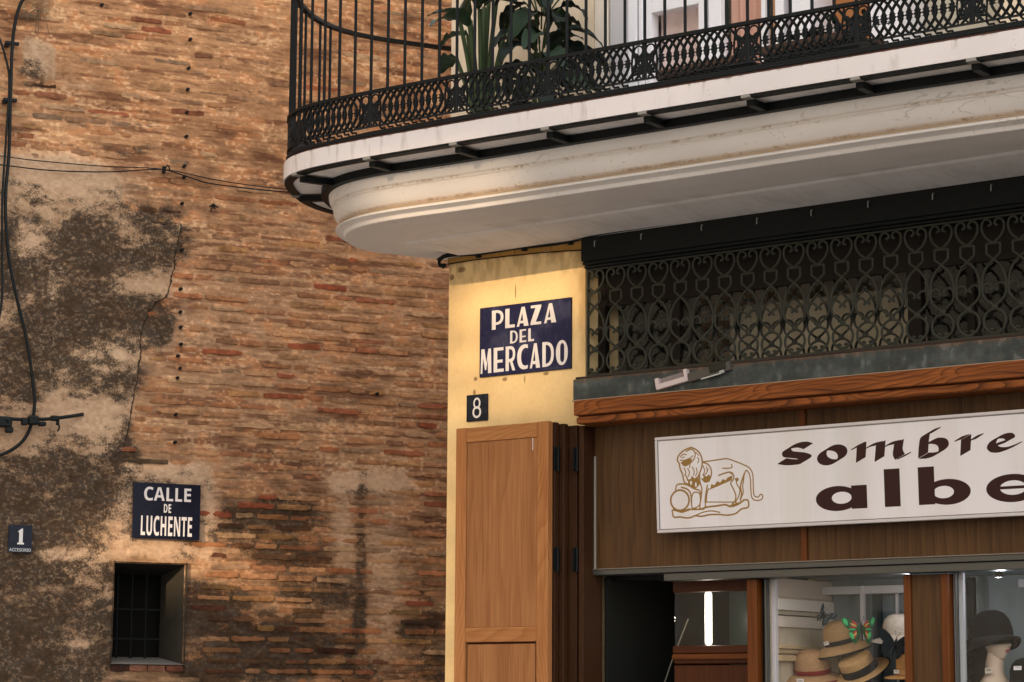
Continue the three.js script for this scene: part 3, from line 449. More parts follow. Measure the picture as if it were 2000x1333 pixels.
// streaks of grime run down the white edge of the slab
M.fascia = std(255, 255, 255, 0.7, { map: dataTex(1024, 64, (u, v, o) => {
  const a = u * 6, n = fbm(a * 3, v * 0.6, 3), n2 = fbm(a * 34, v * 0.5 + 3, 3), sp = vnoise(a * 160, v * 14); const st = sstep(0.56, 0.78, n2) * (0.3 + 0.7 * v) * sstep(0.35, 0.6, n) * 0.34, dr = sstep(0.9, 1, v + 0.25 * (n2 - 0.5)) * 0.5, k = clamp(st + dr + (sp > 0.97 ? 0.2 : 0));
  const b = 0.97 + 0.06 * (n - 0.5); o[0] = mix(226 * b, 110, k); o[1] = mix(214 * b, 92, k); o[2] = mix(207 * b, 78, k);
}, true, 6, 0.105) });
{
  const slabPart = part(shop, 'balcony_slab', sweep([[0.02, 4.552], [0.02, 4.652], [0.6, 4.66], [0.95, 4.66], [0.95, 4.545], [0.055, 4.545]]), M.soffit);
  part(slabPart, 'slab_edge', sweep([[0.0, 4.549], [0.0, 4.6], [0.0, 4.648], [0.019, 4.651], [0.019, 4.549]], true), M.fascia);
  part(slabPart, 'edge_angle_iron', sweep(rect(0.006, 0.056, 4.536, 4.5445)), M.iron);
  part(slabPart, 'long_iron_beam', sweep(rect(-0.14, -0.07, 4.5, 4.5435), true, 0, LIP.length - 0.02, 0.05, 0.5, LIP), M.iron);
  part(slabPart, 'floor_tile_edge', sweep(rect(0.012, 0.04, 4.6525, 4.66)), std(70, 44, 34, 0.9, { map: dust }));
  for (let k = -1; k < 14; k++) { // cross beams under the slab
    const a = A0 + k * BAY; if (a < 0.1 || a > EDGE.length - 0.4) continue;
    const p = EDGE.at(a, 0.175), g = uvm(rbox(0.04, 0.036, 0.26, 0.004)), m = part(slabPart, 'cross_beam', g, M.iron, [p.s, 4.52, p.d]); m.rotation.y = Math.atan2(p.n[0], p.n[1]);
    const q = EDGE.at(a, 0.028), c = part(slabPart, 'beam_cap', rbox(0.05, 0.016, 0.06, 0.003), std(140, 134, 124, 0.8), [q.s, 4.54, q.d]); c.rotation.y = m.rotation.y;
  }
  // plaster cornice under the slab
  const prof = [[-0.10, 4.545], [-0.098, 4.505], [-0.094, 4.475], [-0.083, 4.45], [-0.072, 4.441], [-0.074, 4.433], [-0.064, 4.425], [-0.07, 4.417], [-0.068, 4.4], [-0.058, 4.376], [-0.04, 4.354], [-0.016, 4.338], [-0.008, 4.335], [-0.008, 4.329], [-0.026, 4.326], [-0.04, 4.319], [-0.05, 4.312], [-0.056, 4.307], [-0.056, 4.302], [-0.05, 4.299], [-0.016, 4.291], [-0.010, 4.288], [-0.007, 4.283], [-0.003, 4.272], [0.002, 4.267], [0.03, 4.268], [0.4, 4.272]];
  const cor = part(shop, 'cornice', sweep(prof, false, 0, LIP.length - 0.02, 0.04, 0.35, LIP), M.cornice);
  part(cor, 'ochre_fillet', sweep([[-0.0285, 4.3315], [-0.035, 4.3245], [-0.012, 4.336]], true, 0, LIP.length - 0.02, 0.05, 0.5, LIP), std(198, 170, 132, 0.8));
  // flat soffit from the lip to the walls, its inner board a little lower
  const plan = []; for (let a = 0; a < LIP.length - 0.05; a += 0.05) { const p = LIP.at(a, 0.25); plan.push([p.s, p.d]); }
  part(shop, 'soffit', prism([...plan, [1.2, -3.6], [4.6, -0.4], [4.6, 0.6]], 4.272, 4.30), M.soffit);
  const inner = []; for (let s = 4.4; s >= -0.9; s -= 0.2) inner.push([s, 0.38]); 
  const g = new THREE.BufferGeometry(), pos = [], idx = [], uv = [];
  const prf = [[0.42, 4.271], [0.405, 4.262], [0.38, 4.258], [0.2, 4.246], [0.08, 4.238], [0.03, 4.232], [-0.02, 4.24]];
  for (let i = 0; i <= 20; i++) { const s = -0.93 + (5.4 * i) / 20; for (const [d, h] of prf) { pos.push(s + (i === 0 ? (0.2 - d) * 0.3 : 0), h, d); uv.push(s, d); } }
  for (let i = 0; i < 20; i++) for (let k = 0; k < prf.length - 1; k++) { const p = i * prf.length + k; idx.push(p, p + 1, p + prf.length, p + 1, p + prf.length + 1, p + prf.length); }
  g.setAttribute('position', new THREE.Float32BufferAttribute(pos, 3)); g.setAttribute('uv', new THREE.Float32BufferAttribute(uv, 2)); g.setIndex(idx); g.computeVertexNormals();
  part(shop, 'inner_soffit_board', g, M.soffit);
}
// railing: rails with round bars and cast lattice panels
function bend(g, a0, e) { // flat ornament drawn in x (along), y (height), z (outwards) laid round the edge
  const p = g.attributes.position; for (let i = 0; i < p.count; i++) { const q = EDGE.at(a0 + p.getX(i), e - p.getZ(i)); p.setXYZ(i, q.s, p.getY(i), q.d); }
  g.computeVertexNormals(); return g;
}
function band(pts, w, t, closed = false) { // flat bar of width w and thickness t along a drawn line
  const n = pts.length, pos = [], idx = [], uv = [];
  for (let i = 0; i < n; i++) {
    const a = pts[closed ? (i + n - 1) % n : Math.max(0, i - 1)], b = pts[closed ? (i + 1) % n : Math.min(n - 1, i + 1)]; let dx = b[0] - a[0], dy = b[1] - a[1]; const l = Math.hypot(dx, dy) || 1; dx /= l; dy /= l;
    const W = w / 2, c = [[-W * 0.55, t / 2], [W * 0.55, t / 2], [W, 0], [W * 0.55, -t / 2], [-W * 0.55, -t / 2], [-W, 0]];
    for (const [o, z] of c) { pos.push(pts[i][0] - dy * o, pts[i][1] + dx * o, z); uv.push(pts[i][0], pts[i][1]); }
  }
  const m = closed ? n : n - 1;
  for (let i = 0; i < m; i++) for (let k = 0; k < 6; k++) { const a = i * 6 + k, b = i * 6 + ((k + 1) % 6), c = ((i + 1) % n) * 6 + k, d = ((i + 1) % n) * 6 + ((k + 1) % 6); idx.push(a, c, b, b, c, d); }
  const g = new THREE.BufferGeometry(); g.setAttribute('position', new THREE.Float32BufferAttribute(pos, 3)); g.setAttribute('uv', new THREE.Float32BufferAttribute(uv, 2)); g.setIndex(idx); g.computeVertexNormals(); return g.toNonIndexed();
}
{
  const rails = [];
  for (const [e0, e1, h0, h1] of [[0.01, 0.042, 4.664, 4.68], [0.012, 0.036, 4.902, 4.92], [0.016, 0.034, 4.715, 4.722], [0.012, 0.05, 5.672, 5.692]]) rails.push(sweep(rect(e0, e1, h0, h1)));
  const railing = part(shop, 'balcony_railing', merge(rails), M.iron);
  const barGeo = new THREE.CylinderGeometry(0.0085, 0.0085, 0.77, 10);
  for (let k = -10; k < 70; k++) {
    const a = A0 + (k * BAY) / 5; if (a < 0.05 || a > EDGE.length - 0.3) continue; const p = EDGE.at(a, 0.03); if (p.s < 0 && p.d < 0.28) continue;
    part(railing, 'baluster', barGeo, M.iron, [p.s, 5.295, p.d]);
    if (k % 2 === 0) part(railing, 'rail_foot', rbox(0.016, 0.018, 0.016, 0.002), M.iron, [p.s, 4.658, p.d]);
  }
  const ell = (cx, cy, rx, ry, n = 22) => { const l = []; for (let i = 0; i < n; i++) { const t = (i / n) * Math.PI * 2; l.push([cx + rx * Math.sign(Math.cos(t)) * Math.pow(Math.abs(Math.cos(t)), 0.9), cy + ry * Math.sin(t)]); } return l; };
  const petal = (x, y, ang, len, w) => { const g = new THREE.SphereGeometry(1, 8, 6).scale(w, len / 2, 0.006).translate(0, len / 2, 0).rotateZ(ang).translate(x, y, 0); return clean(g); };
  function lattice() {
    const l = [], y0 = 4.722, y1 = 4.902, cy = (y0 + y1) / 2;
    for (let i = 0; i < 10; i++) { const x = 0.1 + i * 0.0433, ves = []; for (let q = 0; q < 24; q++) { const y = q < 12 ? -1 + q / 6 : 1 - (q - 12) / 6; ves.push([x + (q < 12 ? 1 : -1) * 0.052 * (1 - Math.pow(Math.abs(y), 1.8)), cy + y * 0.09]); } l.push(clean(band(ves, 0.0145, 0.016, true))); if (i % 1 === 0) l.push(petal(x, cy - 0.024, 0, 0.048, 0.014), petal(x - 0.022, cy, -Math.PI / 2, 0.044, 0.009), petal(x - 0.019, cy - 0.016, -Math.PI / 2, 0.038, 0.005), petal(x - 0.019, cy + 0.016, -Math.PI / 2, 0.038, 0.005)); }
    for (const [x, m] of [[0, 1], [BAY, -1]]) {
      for (let i = 0; i < 6; i++) l.push(petal(x + m * 0.008, cy - 0.05, -m * (0.15 + i * 0.42), 0.07 + 0.012 * (i === 1), 0.008));
      l.push(clean(band(ell(x + m * 0.035, y1 - 0.034, 0.026, 0.026, 14), 0.009, 0.011, true)), clean(band([[x + m * 0.07, y0], [x + m * 0.075, cy], [x + m * 0.064, y1]], 0.01, 0.012)), clean(band([[x + m * 0.02, y0 + 0.005], [x + m * 0.05, y0 + 0.03], [x + m * 0.066, cy - 0.02]], 0.01, 0.011)), clean(band([[x + m * 0.012, y1 - 0.06], [x + m * 0.04, cy + 0.02], [x + m * 0.07, cy + 0.03]], 0.01, 0.011)));
      l.push(petal(x + m * 0.045, cy - 0.012, m * 0.6, 0.05, 0.012), petal(x + m * 0.03, cy + 0.02, -m * 0.8, 0.04, 0.01));
    }
    l.push(clean(band([[0, y0 - 0.002], [0, cy], [0, y1 + 0.002]], 0.03, 0.014)));
    for (let i = 0; i < 8; i++) l.push(clean(band([[0.09 + i * 0.055, 4.679], [0.1 + i * 0.055, 4.70], [0.125 + i * 0.055, 4.70], [0.135 + i * 0.055, 4.716]], 0.012, 0.011)));
    l.push(clean(tr(rbox(BAY, 0.012, 0.012, 0.003), BAY / 2, 4.687, 0)));
    return merge(l);
  }
  const flat = lattice();
  for (let k = -1; k < 14; k++) { const a = A0 + k * BAY; if (a < -0.3 || a + BAY > EDGE.length - 0.2) continue; part(railing, 'lattice_panel', bend(flat.clone(), a, 0.026), M.iron); }
}
// balcony doors behind: reveal, white frames, two glazed leaves, curtains added for reflected colours
{
  part(shop, 'door_reveal', slab(0.052, 0.148, 4.66, 7.2, -0.3, -0.01, 0.006), std(216, 202, 184, 0.8, { map: dust }));
  part(shop, 'door_surround', slab(0.149, 0.281, 4.66, 7.2, -0.32, -0.015, 0.02), M.pvcGrey);
  const fr = part(shop, 'balcony_door_frame', merge([slab(0.283, 0.34, 4.66, 7.2, -0.2, -0.02), slab(0.35, 0.378, 4.66, 7.2, -0.2, -0.03), slab(1.355, 1.47, 4.66, 7.2, -0.3, -0.03), slab(0.28, 1.47, 4.66, 4.7, -0.2, -0.03)]), M.pvc);
  const leafA = part(shop, 'balcony_door', merge([slab(0.384, 0.424, 4.7, 7.1, -0.12, -0.05), slab(0.742, 0.794, 4.7, 7.1, -0.12, -0.05), slab(0.424, 0.742, 5.5, 5.6, -0.12, -0.05), slab(0.424, 0.742, 4.7, 4.8, -0.12, -0.05)]), M.pvc);
  part(leafA, 'pane', new THREE.BoxGeometry(0.32, 0.7, 0.006).translate(0.583, 5.15, -0.085), M.glass); part(leafA, 'pane', new THREE.BoxGeometry(0.32, 1.4, 0.006).translate(0.583, 6.3, -0.085), M.glass);
  const leafB = part(shop, 'balcony_door', merge([slab(0.812, 0.896, 4.7, 7.1, -0.12, -0.045), slab(1.245, 1.3, 4.7, 7.1, -0.12, -0.045), slab(1.146, 1.172, 4.7, 7.1, -0.11, -0.06), slab(0.896, 1.245, 4.7, 4.78, -0.12, -0.05)]), M.pvc);
  part(leafB, 'pane', new THREE.BoxGeometry(0.35, 2.3, 0.006).translate(1.07, 5.93, -0.085), M.glass);
  const drape = (s0, s1, h0, h1, d, folds) => { const g = new THREE.PlaneGeometry(s1 - s0, h1 - h0, folds * 8, 2).translate((s0 + s1) / 2, (h0 + h1) / 2, d), p = g.attributes.position; for (let i = 0; i < p.count; i++) p.setZ(i, d + 0.014 * Math.sin(((p.getX(i) - s0) / (s1 - s0)) * folds * 6.28 + 0.7 * Math.sin(p.getX(i) * 31))); g.computeVertexNormals(); return g; };
  part(leafA, 'reflection_curtain', drape(0.4, 0.76, 4.72, 7, -0.18, 3), std(226, 202, 194, 0.9, { side: THREE.DoubleSide }));
  part(leafB, 'reflection_curtain', drape(0.88, 1.13, 4.72, 7, -0.18, 5), std(208, 162, 142, 0.9, { side: THREE.DoubleSide }));
  part(leafB, 'reflection_curtain', drape(1.14, 1.3, 4.72, 7, -0.19, 3), std(206, 150, 106, 0.9, { side: THREE.DoubleSide }));
  part(shop, 'window_post', slab(1.84, 2.02, 4.66, 7.2, -0.3, -0.03), M.pvc);
  part(shop, 'blind_box', slab(1.47, 1.84, 4.66, 7.2, -0.34, -0.3), std(176, 116, 70, 0.8, { map: dust }));
  part(shop, 'side_window', slab(2.02, 2.62, 4.66, 7.2, -0.34, -0.3), std(190, 180, 160, 0.8, { map: dust }));
  part(shop, 'upper_room', new THREE.BoxGeometry(1.25, 2.6, 1.5).translate(0.86, 5.95, -1.1), M.room);
}
// plants and troughs on the balcony floor
function leafGeo(L, Wd, droop, twist = 0, nx = 10, ny = 4) {
  const pos = [], uv = [], idx = [];
  for (let i = 0; i <= nx; i++) { const t = i / nx, w = Wd * Math.pow(Math.sin(Math.PI * Math.min(1, t * 0.96 + 0.03)), 0.75), a = droop * t, x = (droop ? (L * Math.sin(a)) / droop : L * t), y = droop ? -(L * (1 - Math.cos(a))) / droop : 0;
    for (let j = 0; j <= ny; j++) { const v = (j / ny) * 2 - 1, fold = 0.22 * Math.abs(v) * w + 0.012 * Math.sin(t * 22 + j) * Math.abs(v), z = v * w / 2, c = Math.cos(twist * t), s = Math.sin(twist * t); pos.push(x, y + fold * c + z * s, z * c - fold * s); uv.push(t, v); } }
  for (let i = 0; i < nx; i++) for (let j = 0; j < ny; j++) { const p = i * (ny + 1) + j; idx.push(p, p + 1, p + ny + 1, p + 1, p + ny + 2, p + ny + 1); }
  const g = new THREE.BufferGeometry(); g.setAttribute('position', new THREE.Float32BufferAttribute(pos, 3)); g.setAttribute('uv', new THREE.Float32BufferAttribute(uv, 2)); g.setIndex(idx); g.computeVertexNormals(); return g;
}
const potGeo = (r, h) => lathe([[0, 0], [r * 0.74, 0], [r * 0.76, 0.01], [r * 0.94, h * 0.82], [r * 1.04, h * 0.82], [r * 1.06, h * 0.86], [r * 1.06, h], [r * 0.95, h], [r * 0.92, h * 0.9], [0, h * 0.88]], 28);
function stemLeaf(p, base, tip, dir, L, Wd, droop, mat, twist, r = 0.012, pitch = 0.5) { // a stalk from base to tip, then a blade heading along dir
  part(p, 'stem', tube([base, [mix(base[0], tip[0], 0.35), mix(base[1], tip[1], 0.5), mix(base[2], tip[2], 0.35)], tip], r, 12, 7), M.stem);
  const m = part(p, 'leaf', leafGeo(L, Wd, droop, twist), mat, tip); m.rotation.order = 'YZX'; m.rotation.set(rnd(-0.5, 0.5), dir, pitch); return m;
}
{
  const a = thing('potted_plant', 'tall potted plant with pale green stalks and broad leaves at the balcony corner', 'plant', F(-0.36, 4.66, 0.5), TF);
  part(a, 'plant_pot', potGeo(0.13, 0.2), M.terracotta);
  for (const [x, y, z, dir, L, w, dr, pt] of [[-0.15, 0.6, 0.05, 2.9, 0.17, 0.11, 1.0, 0.1], [-0.1, 0.86, 0.1, 2.2, 0.3, 0.16, 1.0, 0.6], [-0.03, 0.9, -0.05, 0.3, 0.42, 0.18, 0.8, 0.7], [0.06, 0.84, 0.1, 5.6, 0.4, 0.17, 0.9, 0.5], [0.16, 0.76, -0.02, 0.1, 0.38, 0.16, 1.1, 0.4], [-0.05, 0.98, -0.12, 1.4, 0.42, 0.18, 0.8, 0.7], [0.02, 0.74, 0.14, 4.5, 0.34, 0.16, 1.2, 0.35], [-0.12, 0.74, -0.02, 3.5, 0.2, 0.13, 1.1, 0.3], [0.1, 0.9, 0.0, 1.0, 0.3, 0.14, 0.9, 0.8], [-0.04, 0.8, 0.06, 4.2, 0.26, 0.13, 1.0, 0.5], [0.24, 0.62, 0.08, 0.2, 0.3, 0.13, 1.1, 0.5]])
    stemLeaf(a, [x * 0.25, 0.17, z * 0.25], [x, y, z], dir, L, w, dr, M.leaf, rnd(-0.4, 0.4), 0.013, pt);
  const b = thing('potted_plant', 'bushy dark-leaved potted plant beside the white balcony door', 'plant', F(0.02, 4.66, 0.45), TF);
  part(b, 'plant_pot', potGeo(0.15, 0.24), M.black);
  for (let i = 0; i < 46; i++) { const t = i / 46, ang = i * 2.4, r = 0.05 + 0.17 * Math.sqrt(rnd()), y = 0.25 + 0.75 * t; stemLeaf(b, [Math.cos(ang) * 0.02, Math.max(0.2, y - 0.16), Math.sin(ang) * 0.02], [Math.cos(ang) * r * 0.6, y, Math.sin(ang) * r * 0.6], -ang, rnd(0.2, 0.34), rnd(0.09, 0.14), rnd(1.0, 1.9), i % 4 ? M.leafDark : M.leaf, rnd(-0.5, 0.5), 0.005, rnd(-0.1, 0.7)); }
  const trough = (s, w, h, label, mat, rimMat) => { const t = thing('planter_trough', label, 'planter', F(s, 4.66, 0.82), TF - 1.8 * DEG); part(t, 'planter_box', merge([tr(rbox(w, h, 0.2, 0.015), 0, h / 2, 0)]), mat); part(t, 'planter_rim', merge([tr(rbox(w + 0.03, 0.045, 0.025, 0.006), 0, h + 0.01, 0.1), tr(rbox(w + 0.03, 0.045, 0.025, 0.006), 0, h + 0.01, -0.1)]), rimMat); return t; };
  trough(1.42, 0.56, 0.15, 'dark planter with orange rim on the balcony, the one nearer the white doors', M.black, std(92, 66, 52, 0.8));
  const t2 = trough(2.04, 0.56, 0.17, 'dark planter with orange rim and low plants at the right end of the balcony', M.black, std(84, 62, 50, 0.8));
  for (let i = 0; i < 26; i++) { const x = rnd(-0.25, 0.3), m = part(t2, 'leaf', leafGeo(rnd(0.1, 0.18), 0.035, 1.2, 0), i % 3 ? M.leaf : M.leafDark, [x, 0.18 + rnd(0, 0.06), rnd(-0.06, 0.06)]); m.rotation.set(0, rnd(0, 6.28), rnd(0.3, 1.2)); }
}
// ---------------------------------------------------------------- inside the shop
{
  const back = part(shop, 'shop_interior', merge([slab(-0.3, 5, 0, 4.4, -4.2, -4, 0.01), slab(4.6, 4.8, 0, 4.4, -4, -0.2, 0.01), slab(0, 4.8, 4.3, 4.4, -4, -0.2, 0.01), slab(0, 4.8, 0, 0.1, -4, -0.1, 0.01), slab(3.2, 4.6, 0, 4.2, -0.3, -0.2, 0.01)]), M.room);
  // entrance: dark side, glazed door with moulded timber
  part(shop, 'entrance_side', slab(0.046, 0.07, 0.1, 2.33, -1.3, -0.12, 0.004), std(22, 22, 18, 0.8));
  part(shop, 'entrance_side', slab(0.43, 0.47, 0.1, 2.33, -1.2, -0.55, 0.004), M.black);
  part(shop, 'leaning_rod', tube([[0.2, 1.4, -0.3], [0.33, 1.82, -0.34], [0.42, 2.1, -0.4]], 0.004, 8, 6), std(110, 104, 92, 0.4));
  const door = part(shop, 'shop_door', merge([slab(0.46, 1.0, 1.9, 1.945, -0.24, -0.18, 0.01, true), slab(0.46, 1.0, 1.845, 1.885, -0.24, -0.185, 0.014, true), slab(0.46, 1.0, 1.0, 1.84, -0.24, -0.2, 0.004), slab(0.46, 1.0, 2.236, 2.31, -0.24, -0.19, 0.004)]), M.deepWood);
  part(door, 'transom_pane', new THREE.BoxGeometry(0.54, 0.29, 0.005).translate(0.73, 2.09, -0.21), M.glass);
  part(door, 'door_moulding', slab(0.46, 1.0, 1.868, 1.9, -0.23, -0.17, 0.01, true), M.redWood);
  part(shop, 'door_post', slab(1.004, 1.066, 0.3, 2.29, -0.2, -0.085, 0.006), M.redWood);
  part(shop, 'dark_gap', slab(1.067, 1.09, 0.3, 2.29, -0.2, -0.14, 0.002), M.black);
  // grey-green cupboard and pale wall seen through the transom pane
  part(shop, 'shop_cupboard', slab(0.56, 0.9, 1.2, 2.6, -0.9, -0.6, 0.006), std(22, 40, 38, 0.3));
  part(shop, 'shop_backdrop', slab(0.93, 1.3, 1.2, 2.5, -0.95, -0.9, 0.006), std(206, 182, 150, 0.9, { map: dust }));
  // display case: lining, white rails and the glass
  const lining = part(shop, 'display_case', merge([slab(1.09, 3.3, 1.0, 2.4, -0.84, -0.8, 0.005), slab(1.09, 3.3, 2.31, 2.34, -0.84, -0.17, 0.004), slab(1.09, 3.3, 1.0, 1.04, -0.84, -0.17, 0.004)]), std(132, 144, 144, 0.8, { map: dust }));
  part(lining, 'display_side', slab(1.092, 1.11, 1.04, 2.3, -0.8, -0.17, 0.003), std(196, 180, 154, 0.8, { map: dust }));  // cream colour stands for the street mirrored in the pane
  for (const [h0, h1, k, c] of [[2.2, 2.3, 0.006, [200, 180, 160]], [2.13, 2.19, 0.02, [226, 214, 198]], [2.1, 2.106, 0.024, [70, 60, 50]], [2.04, 2.1, 0.016, [222, 206, 186]], [1.925, 1.945, 0.03, [190, 164, 124]], [1.9, 1.92, 0.022, [176, 150, 112]], [1.86, 1.89, 0.034, [186, 160, 120]]]) part(lining, 'reflection_band', slab(1.108, 1.112 + k, h0, h1, -0.78, -0.2, 0.002), std(...c, 0.8));  // mouldings added to draw the street reflection in shape and colour
  part(lining, 'side_edge', slab(1.104, 1.13, 1.04, 2.29, -0.2, -0.17, 0.003), std(206, 198, 196, 0.6));
  part(lining, 'reflection_column', merge([slab(1.115, 1.3, 1.04, 1.72, -0.72, -0.56, 0.008), slab(1.105, 1.32, 1.72, 1.75, -0.74, -0.54, 0.01), slab(1.11, 1.31, 1.75, 1.79, -0.73, -0.55, 0.015), slab(1.13, 1.27, 1.79, 1.9, -0.7, -0.58, 0.01)]), std(228, 206, 172, 0.85, { map: dust }));  // cream column added for the house front mirrored in the window
  part(lining, 'white_rail', merge([slab(1.12, 1.98, 2.226, 2.27, -0.7, -0.67, 0.004), slab(1.362, 1.384, 1.9, 2.27, -0.69, -0.66, 0.004), slab(1.545, 1.56, 1.04, 2.27, -0.74, -0.72, 0.004)]), std(214, 208, 204, 0.5));
  part(lining, 'dark_upright', slab(1.41, 1.46, 1.04, 2.24, -0.74, -0.71, 0.004), std(26, 40, 40, 0.4));
  part(lining, 'grey_upright', merge([slab(2.188, 2.25, 1.04, 2.29, -0.17, -0.148, 0.003), slab(2.3, 3.2, 2.236, 2.28, -0.7, -0.66, 0.004)]), std(176, 176, 176, 0.5));
  part(lining, 'dark_upright', slab(1.985, 2.03, 1.5, 2.3, -0.72, -0.69, 0.004), M.black);
  part(lining, 'display_shelf', merge([slab(1.11, 1.98, 1.68, 1.69, -0.75, -0.25, 0.002)]), std(150, 160, 156, 0.3));
  const win = part(shop, 'shop_window', merge([slab(1.092, 1.103, 0.9, 2.29, -0.16, -0.12, 0.003), slab(2.214, 2.224, 0.9, 2.29, -0.16, -0.12, 0.003)]), M.alu);
  part(win, 'pane', new THREE.BoxGeometry(0.85, 1.5, 0.006).translate(1.53, 1.54, -0.14), M.glass);
  part(win, 'pane', new THREE.BoxGeometry(1.1, 1.5, 0.006).translate(2.77, 1.54, -0.14), M.glass);
  // post between the windows
  const post = part(shop, 'window_post', slab(1.985, 2.155, 0.4, 2.285, -0.2, -0.1, 0.003), M.laminate);
  part(post, 'post_edge', slab(1.944, 1.984, 0.4, 2.285, -0.2, -0.085, 0.005), M.redWood); part(post, 'post_edge', slab(2.156, 2.196, 0.4, 2.285, -0.2, -0.085, 0.005), M.redWood);
  part(shop, 'stall_riser', slab(1.09, 4, 0.1, 0.9, -0.2, -0.1, 0.01), M.laminate);
  part(shop, 'upper_display_board', slab(0.03, 4, 2.31, 3.2, -0.3, -0.16, 0.004), M.black);
}
// glowing strip added for a reflection by the door, two display spot lamps
{
  const l = thing('reflection_strip', 'upright white glowing strip added for a reflection seen through the small shop door pane', 'lamp', F(0.555, 1.97, -0.4), TF);
  part(l, 'glowing_reflection', new THREE.CapsuleGeometry(0.021, 0.26, 4, 12).translate(0, 0.13, 0), new THREE.MeshStandardMaterial({ color: 0xffffff, emissive: col(255, 248, 228), emissiveIntensity: 0.9 }));
  part(l, 'strip_holder', merge([tr(rbox(0.05, 0.03, 0.05), 0, -0.05, 0), tr(rbox(0.05, 0.03, 0.05), 0, 0.3, 0)]), M.alu);
  const p = new THREE.PointLight(0xfff2dc, 0.05); p.position.copy(F(0.575, 2.1, -0.35)); scene.add(p);  // added light to go with the glowing strip
  for (const [s, label] of [[1.9, 'small bright spot lamp under the top of the left display window'], [2.41, 'small bright spot lamp under the top of the right display window']]) {
    const t = thing('spot_lamp', label, 'lamp', F(s, 2.285, -0.22), TF);
    part(t, 'lamp_can', lathe([[0.012, 0.02], [0.02, 0.015], [0.022, -0.02], [0.018, -0.02], [0.012, -0.005], [0, -0.004]], 16), M.alu);
    part(t, 'lamp_lens', new THREE.SphereGeometry(0.014, 12, 8).scale(1, 0.4, 1).translate(0, -0.016, 0), new THREE.MeshStandardMaterial({ color: 0xffffff, emissive: col(255, 246, 230), emissiveIntensity: 1.6 }));
    const q = new THREE.PointLight(0xf2f4ff, s < 2 ? 0.07 : 0.05); q.position.copy(F(s, 2.24, -0.24)); q.castShadow = true; scene.add(q);
  }
}
// ---------------------------------------------------------------- hats
const straw = dataTex(256, 256, (u, v, o) => { const w = Math.sin(v * 6.283 * 34 + 1.2 * Math.sin(u * 6.283 * 40)), k = 0.86 + 0.1 * w + 0.1 * (vnoise(u * 40, v * 40) - 0.5); o[0] = 255 * k; o[1] = 252 * k; o[2] = 246 * k; }, true, 1, 1);
const strawMat = (r, g, b) => std(r, g, b, 0.8, { map: straw, bumpMap: straw, bumpScale: 0.0008, side: THREE.DoubleSide });
const GROUP = 'hats on show in the shop window';
function hat(label, s, h, d, tilt, { r = 0.085, crown = 0.115, brim = 0.06, droop = 0.5, flat = false, mat, bandMat, edgeMat, bandH = 0.026, turn = 0, ticket, oval = 1.12 }) {
  const t = thing('hat', label, 'hat', F(s, h, d), TF + turn, GROUP); t.rotation.order = 'YXZ'; t.rotation.x = tilt[0]; t.rotation.z = tilt[1];
  const prof = flat ? [[r * 1.0, 0], [r * 0.985, crown * 0.5], [r * 0.97, crown * 0.92], [r * 0.93, crown], [r * 0.5, crown * 1.02], [0.001, crown * 1.02]]
    : [[r, 0], [r * 1.0, crown * 0.3], [r * 0.965, crown * 0.55], [r * 0.86, crown * 0.76], [r * 0.66, crown * 0.91], [r * 0.38, crown * 0.985], [0.001, crown]];
  const ov = (g) => g.scale(oval, 1, 1);
  part(t, 'crown', ov(lathe(prof, 40)), mat);
  const bp = []; for (let i = 0; i <= 8; i++) { const q = i / 8; bp.push([r + brim * q, -droop * brim * q * q]); } for (let i = 8; i >= 0; i--) { const q = i / 8; bp.push([r + brim * q, -0.003 - droop * brim * q * q]); }
  part(t, 'brim', ov(lathe(bp, 48)), mat);
  if (edgeMat) { const pts = []; for (let i = 0; i < 48; i++) { const a = (i / 48) * 6.2832; pts.push([Math.cos(a) * (r + brim) * oval, -0.001 - droop * brim, Math.sin(a) * (r + brim)]); } part(t, 'brim_edge', tube(pts, 0.0045, 96, 6, true), edgeMat); }
  part(t, 'ribbon', ov(lathe([[r + 0.001, 0.002], [r + 0.004, 0.004], [r * (flat ? 0.99 : 0.995) + 0.004, bandH], [r + 0.0, bandH + 0.001]], 40)), bandMat);
  if (ticket) { const k = part(t, 'price_ticket', rbox(0.045, 0.02, 0.0015, 0.0005), std(226, 220, 214, 0.7), ticket.pos); k.rotation.set(...ticket.rot); part(k, 'ticket_print', rbox(0.026, 0.0022, 0.0006, 0.0002), std(110, 104, 110, 0.8), [0, 0.002, 0.001]); }
  return t;
}
const bandBlack = std(20, 24, 26, 0.7), bandRed = std(112, 20, 18, 0.7);
hat('tan straw cloche with a black ribbon and black-edged turned-down brim, behind the green butterfly', 1.37, 1.955, -0.45, [0.25, 0.16], { r: 0.082, crown: 0.125, brim: 0.055, droop: 0.75, mat: strawMat(190, 152, 108), bandMat: bandBlack, edgeMat: bandBlack, turn: 0.1, ticket: { pos: [-0.055, 0.025, 0.07], rot: [0, -0.5, 0.1] } });
hat('tan round-crowned hat with a dark red ribbon and a red-edged brim, at the lower left', 1.205, 1.795, -0.42, [0.2, -0.03], { r: 0.088, crown: 0.13, brim: 0.06, droop: 0.45, mat: strawMat(188, 146, 106), bandMat: bandRed, edgeMat: bandRed, ticket: { pos: [0.0, -0.012, 0.135], rot: [0.1, 0, 0] } });
hat('straw boater with a flat crown and wide black ribbon, tilted', 1.5, 1.805, -0.42, [0.55, 0.2], { r: 0.088, crown: 0.085, brim: 0.062, droop: 0.1, flat: true, mat: strawMat(206, 164, 112), bandMat: bandBlack, edgeMat: bandBlack, bandH: 0.042, ticket: { pos: [-0.02, 0.0, 0.13], rot: [-0.6, 0, 0.2] } });
